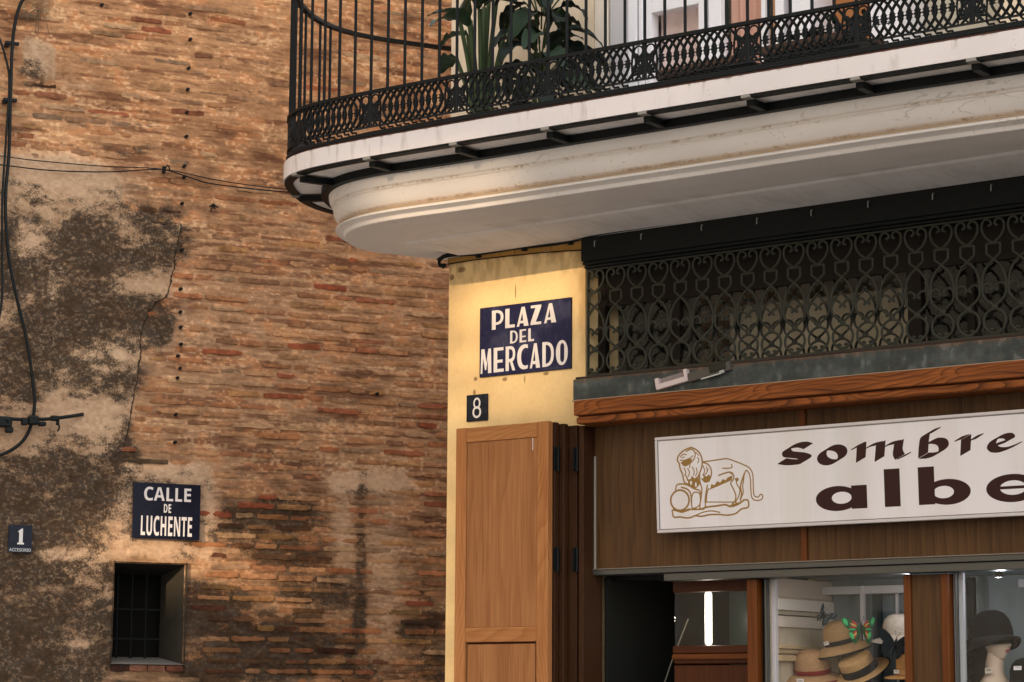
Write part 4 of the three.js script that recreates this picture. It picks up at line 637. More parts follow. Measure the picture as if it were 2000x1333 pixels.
hat('white hat with a rounded crown, half hidden by the window post', 1.72, 1.975, -0.45, [0.12, -0.08], { r: 0.085, crown: 0.13, brim: 0.05, droop: 0.3, mat: strawMat(230, 216, 200), bandMat: std(222, 208, 192, 0.7) });
hat('woven honey-coloured straw hat at the edge of the window post', 1.8, 1.79, -0.45, [0.1, 0], { r: 0.085, crown: 0.105, brim: 0.06, droop: 0.2, flat: true, mat: strawMat(214, 160, 100), bandMat: std(196, 150, 100, 0.7), ticket: { pos: [-0.06, 0.02, 0.08], rot: [0, -0.4, 0] } });
for (const [s, h0, h1, d, label] of [[1.372, 1.69, 1.97, -0.46, 'thin black stand holding the tan straw cloche'], [1.72, 1.69, 1.98, -0.46, 'thin black stand under the white hat']]) {
  const t = thing('hat_stand', label, 'stand', F(s, h0, d), TF); part(t, 'stand_post', merge([tr(rbox(0.022, h1 - h0, 0.016, 0.003), 0, (h1 - h0) / 2, 0)]), M.black); part(t, 'stand_base', lathe([[0, 0.012], [0.045, 0.01], [0.06, 0.003], [0.06, 0], [0, 0]], 24), M.black);
}
// paper butterflies hung before the hats
function butterfly(label, s, h, d, rot, size, wingMat, spotMats) {
  const t = thing('butterfly_ornament', label, 'ornament', F(s, h, d), TF, 'butterfly ornaments in the shop window'); t.rotation.order = 'YXZ'; t.rotation.y += rot[1]; t.rotation.x = rot[0]; t.rotation.z = rot[2]; t.scale.setScalar(size);
  const wing = (m, up) => { const sh = new THREE.Shape(); if (up) { sh.moveTo(0.004 * m, 0.006); sh.bezierCurveTo(0.02 * m, 0.035, 0.06 * m, 0.066, 0.1 * m, 0.062); sh.bezierCurveTo(0.094 * m, 0.03, 0.08 * m, 0.004, 0.05 * m, -0.004); sh.lineTo(0.004 * m, -0.002); } else { sh.moveTo(0.004 * m, 0.001); sh.lineTo(0.062 * m, -0.002); sh.bezierCurveTo(0.07 * m, -0.03, 0.05 * m, -0.07, 0.034 * m, -0.07); sh.bezierCurveTo(0.016 * m, -0.05, 0.01 * m, -0.02, 0.004 * m, -0.008); } return new THREE.ExtrudeGeometry(sh, { depth: 0.0016, bevelEnabled: false, curveSegments: 8 }); };
  for (const m of [1, -1]) for (const up of [1, 0]) { const w = part(t, up ? 'upper_wing' : 'lower_wing', wing(m, up), wingMat, [0, 0, up ? 0.001 : -0.0015]); w.rotation.y = -m * 0.35;
    if (spotMats) { for (let i = 0; i < (up ? 4 : 3); i++) part(w, 'wing_patch', new THREE.SphereGeometry(1, 8, 6).scale(up ? 0.02 : 0.013, 0.0046, 0.0016).rotateZ(m * (up ? 0.7 - i * 0.22 : -0.5 - i * 0.3)).translate(m * (0.034 + (up ? 0.004 * i : 0)), up ? 0.034 - i * 0.011 : -0.012 - i * 0.012, 0.0016), spotMats[i % spotMats.length]); part(w, 'wing_patch', new THREE.SphereGeometry(1, 8, 6).scale(0.012, 0.02, 0.0014).rotateZ(-m * 0.5).translate(m * (up ? 0.078 : 0.05), up ? 0.04 : -0.03, 0.0012), spotMats[3]); } }
  part(t, 'body', lathe([[0, -0.06], [0.004, -0.05], [0.005, -0.02], [0.007, 0.005], [0.006, 0.02], [0.003, 0.028], [0, 0.03]], 10), M.black);
  for (const m of [1, -1]) part(t, 'antenna', tube([[0, 0.026, 0], [m * 0.008, 0.05, 0.004], [m * 0.016, 0.066, 0.004]], 0.0012, 8, 4), M.black);
}
butterfly('green, red and yellow butterfly ornament in front of the tan cloche', 1.6, 2.02, -0.26, [0.1, 0.1, 0.0], 1.05, std(14, 78, 46, 0.3), [std(176, 46, 54, 0.4), std(196, 160, 80, 0.4), std(160, 46, 44, 0.4), std(60, 170, 100, 0.25)]);
butterfly('black butterfly ornament in front of the white hat', 1.795, 1.94, -0.26, [-0.1, 0.1, -0.25], 1.05, std(16, 20, 20, 0.7), null);
butterfly('dark speckled butterfly ornament seen edge-on beside the dark upright', 1.345, 2.1, -0.3, [0.2, 1.3, -0.5], 0.72, std(20, 32, 34, 0.25), [std(110, 124, 124, 0.2), std(30, 46, 46, 0.2), std(70, 84, 84, 0.2), std(50, 60, 64, 0.2)]);
{ // mannequin head with hat and curly wig, turned to the right
  const t = thing('mannequin_head', 'pale mannequin head in profile with dark curls in the right display window', 'mannequin', F(2.285, 1.735, -0.42), TF - 0.3); t.scale.setScalar(1.0);
  const g = new THREE.SphereGeometry(1, 56, 44), p = g.attributes.position; const bump = (x, y, z, cx, cy, cz, r) => Math.exp(-((x - cx) ** 2 + (y - cy) ** 2 + (z - cz) ** 2) / (r * r));
  for (let i = 0; i < p.count; i++) { // faces +x
    const x = p.getX(i), y = p.getY(i), z = p.getZ(i); let k = 1;
    k += 0.1 * bump(x, y, z, 0.98, -0.1, 0, 0.16) + 0.2 * bump(x, y, z, 0.97, -0.24, 0, 0.11) - 0.06 * bump(x, y, z, 0.9, 0.04, 0.36, 0.2) - 0.06 * bump(x, y, z, 0.9, 0.04, -0.36, 0.2) + 0.07 * bump(x, y, z, 0.9, -0.5, 0, 0.13) - 0.03 * bump(x, y, z, 0.88, -0.6, 0, 0.08) + 0.05 * bump(x, y, z, 0.82, -0.62, 0, 0.1) + 0.1 * bump(x, y, z, 0.66, -0.85, 0, 0.2) - 0.14 * bump(x, y, z, -0.5, -0.9, 0, 0.5);
    const w = y < 0 ? 1 - 0.3 * y * y : 1; p.setXYZ(i, 0.088 * x * k, 0.118 * y * k + 0.0, 0.072 * z * k * w);
  }
  g.computeVertexNormals(); const skin = std(216, 190, 164, 0.45);
  const head = part(t, 'head', merge([g.translate(0.0, 0.235, 0), lathe([[0.085, 0], [0.07, 0.02], [0.05, 0.05], [0.046, 0.09], [0.05, 0.15], [0.052, 0.19]], 28).translate(-0.012, 0, 0)]), skin);
  for (const m of [1, -1]) { part(head, 'eye', new THREE.SphereGeometry(0.009, 10, 8).scale(0.5, 0.5, 1), std(60, 44, 38, 0.4), [0.077, 0.24, m * 0.026]); part(head, 'eyebrow', tube([[0.083, 0.256, m * 0.014], [0.082, 0.261, m * 0.028], [0.073, 0.257, m * 0.042]], 0.0022, 8, 5), std(70, 50, 40, 0.7)); }
  part(head, 'lips', new THREE.SphereGeometry(1, 12, 8).scale(0.006, 0.007, 0.018).translate(0.083, 0.17, 0), std(168, 92, 84, 0.4));
  const wig = [new THREE.SphereGeometry(1, 24, 18).scale(0.085, 0.125, 0.088).translate(-0.07, 0.205, 0), new THREE.SphereGeometry(1, 24, 18).scale(0.07, 0.11, 0.1).translate(-0.1, 0.09, 0)];
  for (let i = 0; i < 120; i++) { const a = rnd(1.95, 4.35), y = rnd(0.0, 0.25), r = 0.092 + 0.05 * (0.27 - y) / 0.25 + rnd(-0.01, 0.012); wig.push(tube([0, 1, 2, 3, 4, 5, 6].map((k) => [Math.cos(a) * (r + 0.011 * Math.cos(k * 1.6)) - 0.03, y + 0.035 - k * 0.012, Math.sin(a) * (r * 0.9 + 0.011 * Math.sin(k * 1.6))]), 0.013, 12, 6)); }
  part(t, 'curly_hair', merge(wig), std(12, 10, 9, 0.8));
  const card = part(t, 'price_ticket', rbox(0.045, 0.03, 0.0015, 0.0005), std(224, 206, 184, 0.7), [0.015, 0.07, 0.07]); card.rotation.set(-0.1, 0.2, 0.1); part(card, 'ticket_print', merge([tr(rbox(0.028, 0.0022, 0.0006, 0.0002), 0, 0.006, 0.001), tr(rbox(0.028, 0.0022, 0.0006, 0.0002), 0, 0, 0.001)]), std(80, 70, 66, 0.8));
  const felt = std(7, 8, 8, 0.95, { side: THREE.DoubleSide });
  const hh = thing('hat', 'black felt cloche with turned-up front worn by the mannequin head', 'hat', F(2.262, 1.995, -0.42), TF - 0.3, GROUP); hh.rotation.z = 0.12; hh.scale.setScalar(0.94);
  const cr = lathe([[0.118, -0.075], [0.114, -0.03], [0.11, 0.02], [0.1, 0.065], [0.078, 0.1], [0.044, 0.12], [0.001, 0.126]], 44); part(hh, 'crown', cr.scale(1.1, 1, 0.98), felt);
  const br = new THREE.LatheGeometry([[0.116, -0.07], [0.124, -0.08], [0.136, -0.084], [0.138, -0.08], [0.126, -0.074], [0.118, -0.064]].map(([x, y]) => new THREE.Vector2(x, y)), 56), bq = br.attributes.position; for (let i = 0; i < bq.count; i++) { const a = Math.atan2(bq.getZ(i), bq.getX(i)), f = Math.pow(Math.max(0, Math.cos(a)), 2), rr = Math.hypot(bq.getX(i), bq.getZ(i)) - 0.116; bq.setX(i, bq.getX(i) * (1.1 + 0.16 * f * rr / 0.02)); bq.setY(i, bq.getY(i) + f * (0.02 + rr * 0.9) - (1 - f) * rr * 0.3); } br.computeVertexNormals(); part(hh, 'brim', br, felt);
  part(hh, 'ribbon', lathe([[0.1175, -0.06], [0.12, -0.056], [0.117, -0.03], [0.114, -0.026]], 40).scale(1.1, 1, 0.98), std(22, 22, 24, 0.5));
  hat('black hat with a white price ticket in the lower corner of the right window', 2.48, 1.74, -0.4, [0.1, 0], { r: 0.09, crown: 0.13, brim: 0.04, droop: 0.6, mat: felt, bandMat: bandBlack, ticket: { pos: [-0.02, 0.085, 0.088], rot: [-0.2, -0.1, 0] } });
}
// ---------------------------------------------------------------- signs
function canvasTex(W, H, draw) {
  const c = document.createElement('canvas'); c.width = W; c.height = H; draw(c.getContext('2d'), W, H);
  const t = new THREE.CanvasTexture(c); t.colorSpace = THREE.SRGBColorSpace; t.anisotropy = 8; return t;
}
function fit(ctx, text, font, x0, y0, x1, y1) { // text stretched into a box
  ctx.font = font; ctx.textAlign = 'left'; ctx.textBaseline = 'alphabetic'; const m = ctx.measureText(text), l = m.actualBoundingBoxLeft, w = l + m.actualBoundingBoxRight, h = m.actualBoundingBoxAscent + m.actualBoundingBoxDescent;
  ctx.save(); ctx.translate(x0, y0); ctx.scale((x1 - x0) / w, (y1 - y0) / h); ctx.fillText(text, l, m.actualBoundingBoxAscent); ctx.restore();
}
// enamel colour with cloudy wear and small chips
function enamel(ctx, W, H, base, wear, chips) {
  const im = ctx.createImageData(W, H);
  for (let y = 0; y < H; y++) for (let x = 0; x < W; x++) { const n = fbm((x / W) * 5, (y / W) * 5 + wear * 9, 4), n2 = fbm((x / W) * 60, (y / W) * 22, 2), k = clamp(wear * sstep(0.48, 0.72, n) + wear * 0.6 * sstep(0.66, 0.8, n2)), i = (y * W + x) * 4; for (let c = 0; c < 3; c++) im.data[i + c] = clamp(base[c] + k * [46, 44, 30][c] + (n - 0.5) * 10, 0, 255); im.data[i + 3] = 255; }
  ctx.putImageData(im, 0, 0);
  for (let i = 0; i < chips; i++) { ctx.fillStyle = i % 2 ? 'rgba(190,176,160,0.5)' : 'rgba(40,30,28,0.55)'; ctx.beginPath(); ctx.ellipse(rnd(0, W), rnd() < 0.5 ? rnd(0, H) : (rnd() < 0.5 ? rnd(0, 10) : H - rnd(0, 10)), rnd(1, 4), rnd(1, 3), rnd(0, 3), 0, 7); ctx.fill(); }
}
// geometric capitals of the square's name plate, each drawn in a unit box
const DECO = {
  P: (p) => { p.rect(0, 0, 0.34, 1); p.moveTo(0.3, 0); p.bezierCurveTo(0.8, -0.02, 1, 0.14, 1, 0.38); p.bezierCurveTo(1, 0.62, 0.8, 0.78, 0.3, 0.76); p.lineTo(0.3, 0.63); p.bezierCurveTo(0.62, 0.64, 0.76, 0.54, 0.76, 0.38); p.bezierCurveTo(0.76, 0.22, 0.62, 0.13, 0.3, 0.14); p.closePath(); },
  L: (p) => { p.rect(0, 0, 0.44, 1); p.rect(0.4, 0.84, 0.6, 0.16); },
  A: (p) => { p.moveTo(0.4, 0); p.lineTo(0.66, 0); p.lineTo(1, 1); p.lineTo(0.6, 1); p.lineTo(0.56, 0.84); p.lineTo(0.27, 0.84); p.lineTo(0.2, 1); p.lineTo(0, 1); p.closePath(); p.moveTo(0.46, 0.3); p.lineTo(0.31, 0.71); p.lineTo(0.53, 0.71); p.closePath(); },
  Z: (p) => { p.moveTo(0.02, 0); p.lineTo(1, 0); p.lineTo(1, 0.12); p.lineTo(0.5, 0.86); p.lineTo(1, 0.86); p.lineTo(1, 1); p.lineTo(0, 1); p.lineTo(0, 0.88); p.lineTo(0.46, 0.14); p.lineTo(0.02, 0.14); p.closePath(); },
  D: (p) => { p.rect(0, 0, 0.3, 1); p.moveTo(0.26, 0); p.bezierCurveTo(0.8, 0, 1, 0.2, 1, 0.5); p.bezierCurveTo(1, 0.8, 0.8, 1, 0.26, 1); p.lineTo(0.26, 0.88); p.bezierCurveTo(0.62, 0.88, 0.76, 0.74, 0.76, 0.5); p.bezierCurveTo(0.76, 0.26, 0.62, 0.12, 0.26, 0.12); p.closePath(); },
  E: (p) => { p.rect(0, 0, 0.36, 1); p.rect(0.34, 0, 0.62, 0.13); p.rect(0.34, 0.5, 0.54, 0.12); p.rect(0.34, 0.87, 0.66, 0.13); },
  M: (p) => { p.moveTo(0.06, 0); p.lineTo(0.34, 0); p.lineTo(0.53, 0.56); p.lineTo(0.7, 0); p.lineTo(0.94, 0); p.lineTo(1, 1); p.lineTo(0.68, 1); p.lineTo(0.66, 0.42); p.lineTo(0.52, 0.86); p.lineTo(0.4, 0.86); p.lineTo(0.22, 0.36); p.lineTo(0.17, 1); p.lineTo(0, 1); p.closePath(); },
  R: (p) => { p.rect(0, 0, 0.34, 1); p.moveTo(0.3, 0); p.bezierCurveTo(0.8, -0.02, 0.98, 0.1, 0.98, 0.32); p.bezierCurveTo(0.98, 0.5, 0.86, 0.6, 0.7, 0.62); p.lineTo(1, 1); p.lineTo(0.7, 1); p.lineTo(0.44, 0.64); p.lineTo(0.3, 0.64); p.lineTo(0.3, 0.52); p.bezierCurveTo(0.62, 0.53, 0.74, 0.46, 0.74, 0.32); p.bezierCurveTo(0.74, 0.18, 0.62, 0.12, 0.3, 0.12); p.closePath(); },
  C: (p) => { p.moveTo(0.98, 0.02); p.bezierCurveTo(0.4, -0.08, 0, 0.12, 0, 0.5); p.bezierCurveTo(0, 0.9, 0.4, 1.08, 0.98, 0.97); p.lineTo(0.98, 0.83); p.bezierCurveTo(0.6, 0.92, 0.36, 0.78, 0.36, 0.5); p.bezierCurveTo(0.36, 0.22, 0.6, 0.08, 0.98, 0.17); p.closePath(); },
  O: (p) => { p.roundRect(0, 0, 1, 1, 0.48); p.roundRect(0.36, 0.12, 0.34, 0.76, 0.17); },
};
function deco(ctx, ch, x0, y0, x1, y1) { ctx.save(); ctx.translate(x0, y0); ctx.scale(x1 - x0, y1 - y0); ctx.beginPath(); DECO[ch](ctx); ctx.fill(ch === 'A' || ch === 'O' ? 'evenodd' : 'nonzero'); ctx.restore(); }
function plate(name, label, pos, turn, w, h, tex, depth = 0.012, rough = 0.3, edge = [30, 30, 44]) {
  const t = thing(name, label, 'sign', pos, turn);
  part(t, 'plate', rbox(w, h, depth, 0.003).translate(0, h / 2, depth / 2), std(...edge, 0.5));
  part(t, 'printed_face', new THREE.PlaneGeometry(w - 0.004, h - 0.004).translate(0, h / 2, depth + 0.0012), std(255, 255, 255, rough, { map: tex, bumpMap: grit, bumpScale: 0.0005 })); return t;
}
plate('street_sign', 'blue enamel street sign reading PLAZA DEL MERCADO on the yellow pier', F(-0.421, 3.503, 0.002), TF, 0.664, 0.409, canvasTex(1024, 630, (c, W, H) => {
  enamel(c, W, H, [30, 32, 66], 0.5, 40); c.fillStyle = '#e2dcd8';
  const row = (txt, y0, y1, xs, lift) => [...txt].forEach((ch, i) => deco(c, ch, xs[i][0] * W, (y0 + lift * xs[i][0]) * H, xs[i][1] * W, (y1 + lift * xs[i][0]) * H));
  row('PLAZA', 0.055, 0.335, [[0.135, 0.265], [0.285, 0.392], [0.413, 0.545], [0.565, 0.682], [0.712, 0.845]], -0.01);
  row('DEL', 0.38, 0.565, [[0.34, 0.425], [0.445, 0.52], [0.54, 0.605]], -0.01);
  row('MERCADO', 0.6, 0.955, [[0.012, 0.135], [0.158, 0.272], [0.292, 0.4], [0.42, 0.54], [0.56, 0.672], [0.695, 0.82], [0.842, 0.97]], -0.01);
}));
plate('number_plate', 'dark blue house number plate with a white 8 on the yellow pier', F(-0.77, 3.25, 0.002), TF, 0.155, 0.156, canvasTex(256, 256, (c, W, H) => {
  enamel(c, W, H, [20, 26, 38], 0.2, 6); c.strokeStyle = '#ddd8d2'; c.lineWidth = 19; c.beginPath(); c.ellipse(130, 84, 36, 46, 0, 0, 7); c.stroke(); c.lineWidth = 22; c.beginPath(); c.ellipse(130, 172, 44, 48, 0, 0, 7); c.stroke();
}));
plate('street_sign', 'dark blue street sign reading CALLE DE LUCHENTE on the old brick wall', B(-2.038, 2.709, 0.03), TB, 0.468, 0.372, canvasTex(900, 716, (c, W, H) => {
  enamel(c, W, H, [8, 11, 29], 0.1, 10); c.fillStyle = '#dcd2ca'; const f = 'bold 200px sans-serif';
  fit(c, 'CALLE', f, 0.155 * W, 0.07 * H, 0.86 * W, 0.32 * H); fit(c, 'DE', f, 0.455 * W, 0.37 * H, 0.565 * W, 0.53 * H); fit(c, 'LUCHENTE', f, 0.12 * W, 0.59 * H, 0.885 * W, 0.955 * H);
}), 0.014);
plate('number_plate', 'small dark blue plate reading 1 ACCESORIO at the far left of the brick wall', B(-3.02, 2.586, 0.03), TB, 0.156, 0.18, canvasTex(512, 592, (c, W, H) => {
  enamel(c, W, H, [10, 16, 32], 0.12, 10); c.fillStyle = '#26303a'; c.fillRect(0, 0.83 * H, W, 0.17 * H); c.fillStyle = '#d6d0c8';
  c.beginPath(); c.moveTo(0.43 * W, 0.2 * H); c.lineTo(0.55 * W, 0.12 * H); c.lineTo(0.6 * W, 0.12 * H); c.lineTo(0.6 * W, 0.64 * H); c.lineTo(0.66 * W, 0.65 * H); c.lineTo(0.66 * W, 0.71 * H); c.lineTo(0.37 * W, 0.71 * H); c.lineTo(0.37 * W, 0.65 * H); c.lineTo(0.44 * W, 0.64 * H); c.lineTo(0.44 * W, 0.25 * H); c.lineTo(0.37 * W, 0.27 * H); c.closePath(); c.fill();
  fit(c, 'ACCESORIO', '200px sans-serif', 0.04 * W, 0.86 * H, 0.97 * W, 0.97 * H);
}));
{ // the hat shop's white sign board
  const LW = 2.44, LH = 0.52, px = 2048 / LW / 1000;   // drawn in millimetres from the lower left corner
  const face = canvasTex(2048, 436, (c, W, H) => {
    c.fillStyle = '#e6dedb'; c.fillRect(0, 0, W, H);
    for (let i = 0; i < 60; i++) { c.fillStyle = `rgba(150,135,125,${rnd(0.01, 0.03)})`; c.fillRect(rnd(0, W), 0, rnd(10, 160), H); }
    c.setTransform(px, 0, 0, -H / (LH * 1000), 0, H);
    c.fillStyle = '#341a19'; c.strokeStyle = '#341a19';
    // broad-nib strokes for the upper word
    const nib = (pts, vx = 27, vy = 13) => { const cv = new THREE.CatmullRomCurve3(pts.map(([x, y]) => new THREE.Vector3(x, y, 0)), false, 'centripetal'), n = 60; let a = cv.getPoint(0); for (let i = 1; i <= n; i++) { const b = cv.getPoint(i / n); c.beginPath(); c.moveTo(a.x - vx, a.y - vy); c.lineTo(a.x + vx, a.y + vy); c.lineTo(b.x + vx, b.y + vy); c.lineTo(b.x - vx, b.y - vy); c.closePath(); c.fill(); c.lineWidth = 4; c.lineJoin = 'round'; c.stroke(); a = b; } };
    nib([[958, 424], [925, 434], [872, 430], [828, 410], [832, 390], [870, 381], [920, 372], [950, 357], [938, 345], [890, 340], [840, 342], [798, 350]]);
    const ring = (cx, cy, rx, ry, rot) => { const l = []; for (let i = 0; i <= 24; i++) { const t = (i / 24) * 6.2832; l.push([cx + rx * Math.cos(t) * Math.cos(rot) - ry * Math.sin(t) * Math.sin(rot), cy + rx * Math.cos(t) * Math.sin(rot) + ry * Math.sin(t) * Math.cos(rot)]); } nib(l); };
    ring(1103, 366, 63, 40, 0.1);
    nib([[1240, 398], [1278, 412]], 22, 11); nib([[1280, 410], [1272, 330]]); nib([[1285, 380], [1340, 404], [1388, 412]], 16, 8); nib([[1392, 410], [1382, 328]]); nib([[1392, 380], [1445, 404], [1494, 412]], 16, 8); nib([[1498, 410], [1490, 355], [1500, 332]]); nib([[1505, 328], [1545, 342]], 20, 9);
    nib([[1712, 460], [1680, 452], [1652, 436], [1642, 400], [1634, 332]]); nib([[1645, 385], [1700, 404], [1745, 392], [1752, 365], [1725, 340], [1680, 328], [1640, 328]]);
    nib([[1835, 404], [1875, 414]], 20, 10); nib([[1880, 410], [1872, 330]]); nib([[1885, 382], [1920, 402], [1955, 412]], 20, 11);
    nib([[2030, 358], [2085, 372], [2122, 386], [2112, 402], [2070, 402], [2032, 384], [2018, 358], [2034, 338], [2075, 332], [2120, 342], [2160, 356]], 24, 11);
    // the wide grotesque word below it
    const el = (x, y, a, b) => { c.beginPath(); c.ellipse(x, y, a, b, 0, 0, 7); c.fill(); }, hole = (x, y, a, b) => { c.fillStyle = '#e6dedb'; el(x, y, a, b); c.fillStyle = '#341a19'; }, bar = (x, y, w, h) => c.fillRect(x, y, w, h);
    el(1125, 126, 129, 68); hole(1151, 129, 59, 33); bar(1209, 66, 92, 126); bar(1404, 66, 91, 203); el(1765, 129, 128, 68); hole(1742, 129, 58, 33); bar(1600, 67, 92, 201);
    el(2122, 130, 143, 73); hole(2126, 132, 72, 38); bar(2046, 126, 215, 15); c.fillStyle = '#e6dedb'; c.beginPath(); c.moveTo(2185, 125); c.lineTo(2280, 125); c.lineTo(2280, 96); c.lineTo(2190, 104); c.fill();
    // the lion in gold line
    c.strokeStyle = c.fillStyle = '#94703a'; c.lineCap = c.lineJoin = 'round';
    const line = (pts, w = 7, shut) => { c.lineWidth = w; c.beginPath(); const cv = new THREE.CatmullRomCurve3(pts.map(([x, y]) => new THREE.Vector3(x, y, 0)), !!shut, 'centripetal'); cv.getPoints(pts.length * 8).forEach((q, i) => (i ? c.lineTo(q.x, q.y) : c.moveTo(q.x, q.y))); if (shut) c.closePath(); c.stroke(); }, blot = (pts) => { c.beginPath(); pts.forEach(([x, y], i) => (i ? c.lineTo(x, y) : c.moveTo(x, y))); c.closePath(); c.fill(); };
    line([[222, 464], [173, 449], [138, 421], [130, 396], [140, 378], [147, 345], [161, 313], [167, 282], [177, 256]], 9); line([[222, 464], [255, 448], [280, 422], [291, 387], [288, 350], [272, 313], [256, 283], [248, 265]], 9);
    line([[188, 443], [225, 453], [247, 427], [238, 396], [215, 376], [177, 362], [155, 379]], 7); line([[148, 395], [178, 393], [212, 404], [231, 415]], 6); blot([[156, 385], [200, 398], [228, 400], [215, 372], [185, 358], [161, 369]]); line([[150, 415], [170, 428], [190, 424]], 6); line([[158, 408], [176, 412]], 5); line([[262, 405], [270, 388], [262, 372]], 6); line([[250, 435], [270, 415]], 5);
    blot([[176, 318], [189, 280], [177, 256], [203, 240], [247, 228], [272, 250], [264, 301], [240, 285], [222, 300], [205, 284], [190, 300]]); c.fillStyle = '#e6dedb'; for (const [x, y, a, b] of [[205, 290, 12, 8], [215, 262, 7, 12], [246, 250, 6, 14], [190, 268, 6, 8]]) el(x, y, a, b); c.fillStyle = '#94703a';
    for (const l of [[[172, 350], [182, 325], [176, 305]], [[196, 345], [206, 322], [200, 300]], [[226, 352], [238, 325], [232, 305]], [[252, 345], [256, 320], [246, 300]], [[212, 372], [208, 350]]]) line(l, 6);
    line([[297, 377], [341, 379], [400, 383], [451, 385], [501, 368], [551, 347], [590, 326], [610, 294], [613, 245], [613, 197], [619, 166], [640, 159], [658, 173], [669, 166], [665, 148], [643, 140], [615, 145], [601, 161], [597, 204], [596, 259], [588, 296], [571, 312], [559, 291], [553, 261]], 7); line([[553, 261], [546, 224], [548, 188], [536, 164], [528, 143]], 7);
    line([[296, 374], [329, 360], [348, 328], [345, 291], [329, 267], [307, 262], [286, 281]], 8); line([[296, 355], [306, 324], [294, 300], [316, 311], [328, 335]], 6); blot([[300, 300], [318, 292], [330, 304], [344, 290], [336, 262], [310, 256], [292, 276]]); line([[318, 350], [322, 322]], 5);
    line([[272, 307], [274, 263], [284, 226], [278, 176], [269, 115], [287, 108], [302, 117], [304, 163], [313, 212], [321, 242]], 8); line([[311, 150], [316, 193], [326, 222]], 7); blot([[324, 214], [379, 230], [439, 250], [478, 262], [484, 290], [450, 278], [439, 264], [420, 272], [404, 252], [384, 262], [366, 240], [346, 248], [340, 226]]);
    line([[396, 294], [433, 304], [470, 308], [484, 301]], 8); line([[423, 333], [456, 331], [482, 335], [479, 351]], 7); line([[473, 302], [491, 289], [486, 264], [471, 247], [488, 209], [501, 172], [492, 141], [477, 130]], 8); line([[504, 270], [510, 239], [527, 207], [519, 171], [499, 135], [521, 131]], 7); line([[560, 297], [544, 261], [532, 225], [537, 182], [529, 152]], 9); blot([[496, 268], [516, 276], [524, 262], [508, 248]]);
    line([[86, 111], [96, 73], [137, 71], [174, 64], [211, 65], [234, 73], [278, 68], [330, 75], [388, 73], [446, 67], [497, 74], [534, 97], [577, 107], [575, 144], [550, 148]], 9); line([[213, 111], [272, 109], [317, 119], [375, 122], [434, 126], [462, 115], [506, 122], [550, 145]], 10); line([[234, 73], [286, 90], [338, 96], [396, 85]], 7); line([[310, 147], [376, 144], [449, 140], [485, 139]], 6); blot([[86, 111], [150, 92], [215, 108], [200, 118], [140, 104], [96, 122]]); blot([[455, 122], [500, 116], [550, 140], [520, 136]]);
    c.lineWidth = 11; c.beginPath(); c.ellipse(139, 166, 60, 58, 0, 0, 7); c.stroke(); line([[113, 228], [121, 253], [151, 259], [196, 249], [232, 228], [269, 214], [275, 195]], 8); line([[152, 240], [190, 226], [210, 200], [214, 150]], 9); line([[219, 185], [231, 205], [253, 206], [268, 196], [266, 134], [221, 117], [215, 155]], 7, true);
  });
  const t = thing('shop_sign', 'white framed hat shop sign with a gold lion and dark maroon lettering', 'sign', F(0.522, 2.546, 0.03), TF); t.rotation.order = 'YXZ'; t.rotation.x = 0.04;
  part(t, 'sign_board', rbox(LW, LH - 0.01, 0.03, 0.003).translate(LW / 2, LH / 2, 0.0), std(214, 208, 204, 0.5));
  part(t, 'printed_face', new THREE.PlaneGeometry(LW - 0.03, LH - 0.03).translate(LW / 2, LH / 2, 0.0175), std(255, 255, 255, 0.28, { map: face }));
  part(t, 'sign_frame', merge([tr(rbox(LW, 0.017, 0.046, 0.004), LW / 2, LH - 0.0085, 0), tr(rbox(LW, 0.017, 0.046, 0.004), LW / 2, 0.0085, 0), tr(rbox(0.016, LH - 0.034, 0.046, 0.004), 0.008, LH / 2, 0), tr(rbox(0.016, LH - 0.034, 0.046, 0.004), LW - 0.008, LH / 2, 0)]), std(206, 196, 190, 0.35));
  part(t, 'frame_bead', merge([tr(rbox(LW - 0.034, 0.003, 0.004, 0.001), LW / 2, LH - 0.0195, 0.019), tr(rbox(LW - 0.034, 0.003, 0.004, 0.001), LW / 2, 0.0195, 0.019), tr(rbox(0.003, LH - 0.04, 0.004, 0.001), 0.0185, LH / 2, 0.019)]), std(120, 110, 106, 0.5));
}
// ---------------------------------------------------------------- cables and small fittings
const cableAt = (pts) => pts.map(([s, h, d]) => [s, h, d]);
function cable(name, label, pts, r, mat, fittings, seg = 80) {
  const o = pts[0], t = thing(name, label, 'cable', B(...o), TB); part(t, 'cable_sheath', tube(pts.map((p) => [p[0] - o[0], p[1] - o[1], p[2] - o[2]]), r, seg, 8), mat);
  for (const [n, g, s, h, d] of fittings ?? []) part(t, n, g, mat, [s - o[0], h - o[1], d - o[2]]); return t;
}
const clip = () => merge([tr(rbox(0.09, 0.022, 0.03, 0.004), 0, 0, 0), tr(rbox(0.03, 0.03, 0.05, 0.004), -0.03, -0.008, -0.02)]);
cable('hanging_cable', 'thick black cable running down the left edge of the brick wall in a long curve', [[-3.02, 6.5, 0.08], [-3.1, 6.36, 0.08], [-3.16, 6.25, 0.07], [-3.195, 6.06, 0.06], [-3.2, 5.64, 0.06], [-3.196, 5.22, 0.06], [-3.212, 4.9, 0.08], [-3.176, 4.534, 0.08], [-3.112, 4.265, 0.07], [-3.034, 3.998, 0.06], [-2.983, 3.729, 0.06], [-2.963, 3.561, 0.06], [-2.979, 3.425, 0.06], [-3.042, 3.303, 0.06], [-3.19, 3.208, 0.06], [-3.6, 3.12, 0.05]], 0.0115, M.rubber, [['cable_clip', clip(), -3.2, 5.59, 0.05], ['cable_clip', clip(), -3.2, 5.98, 0.05]], 160);
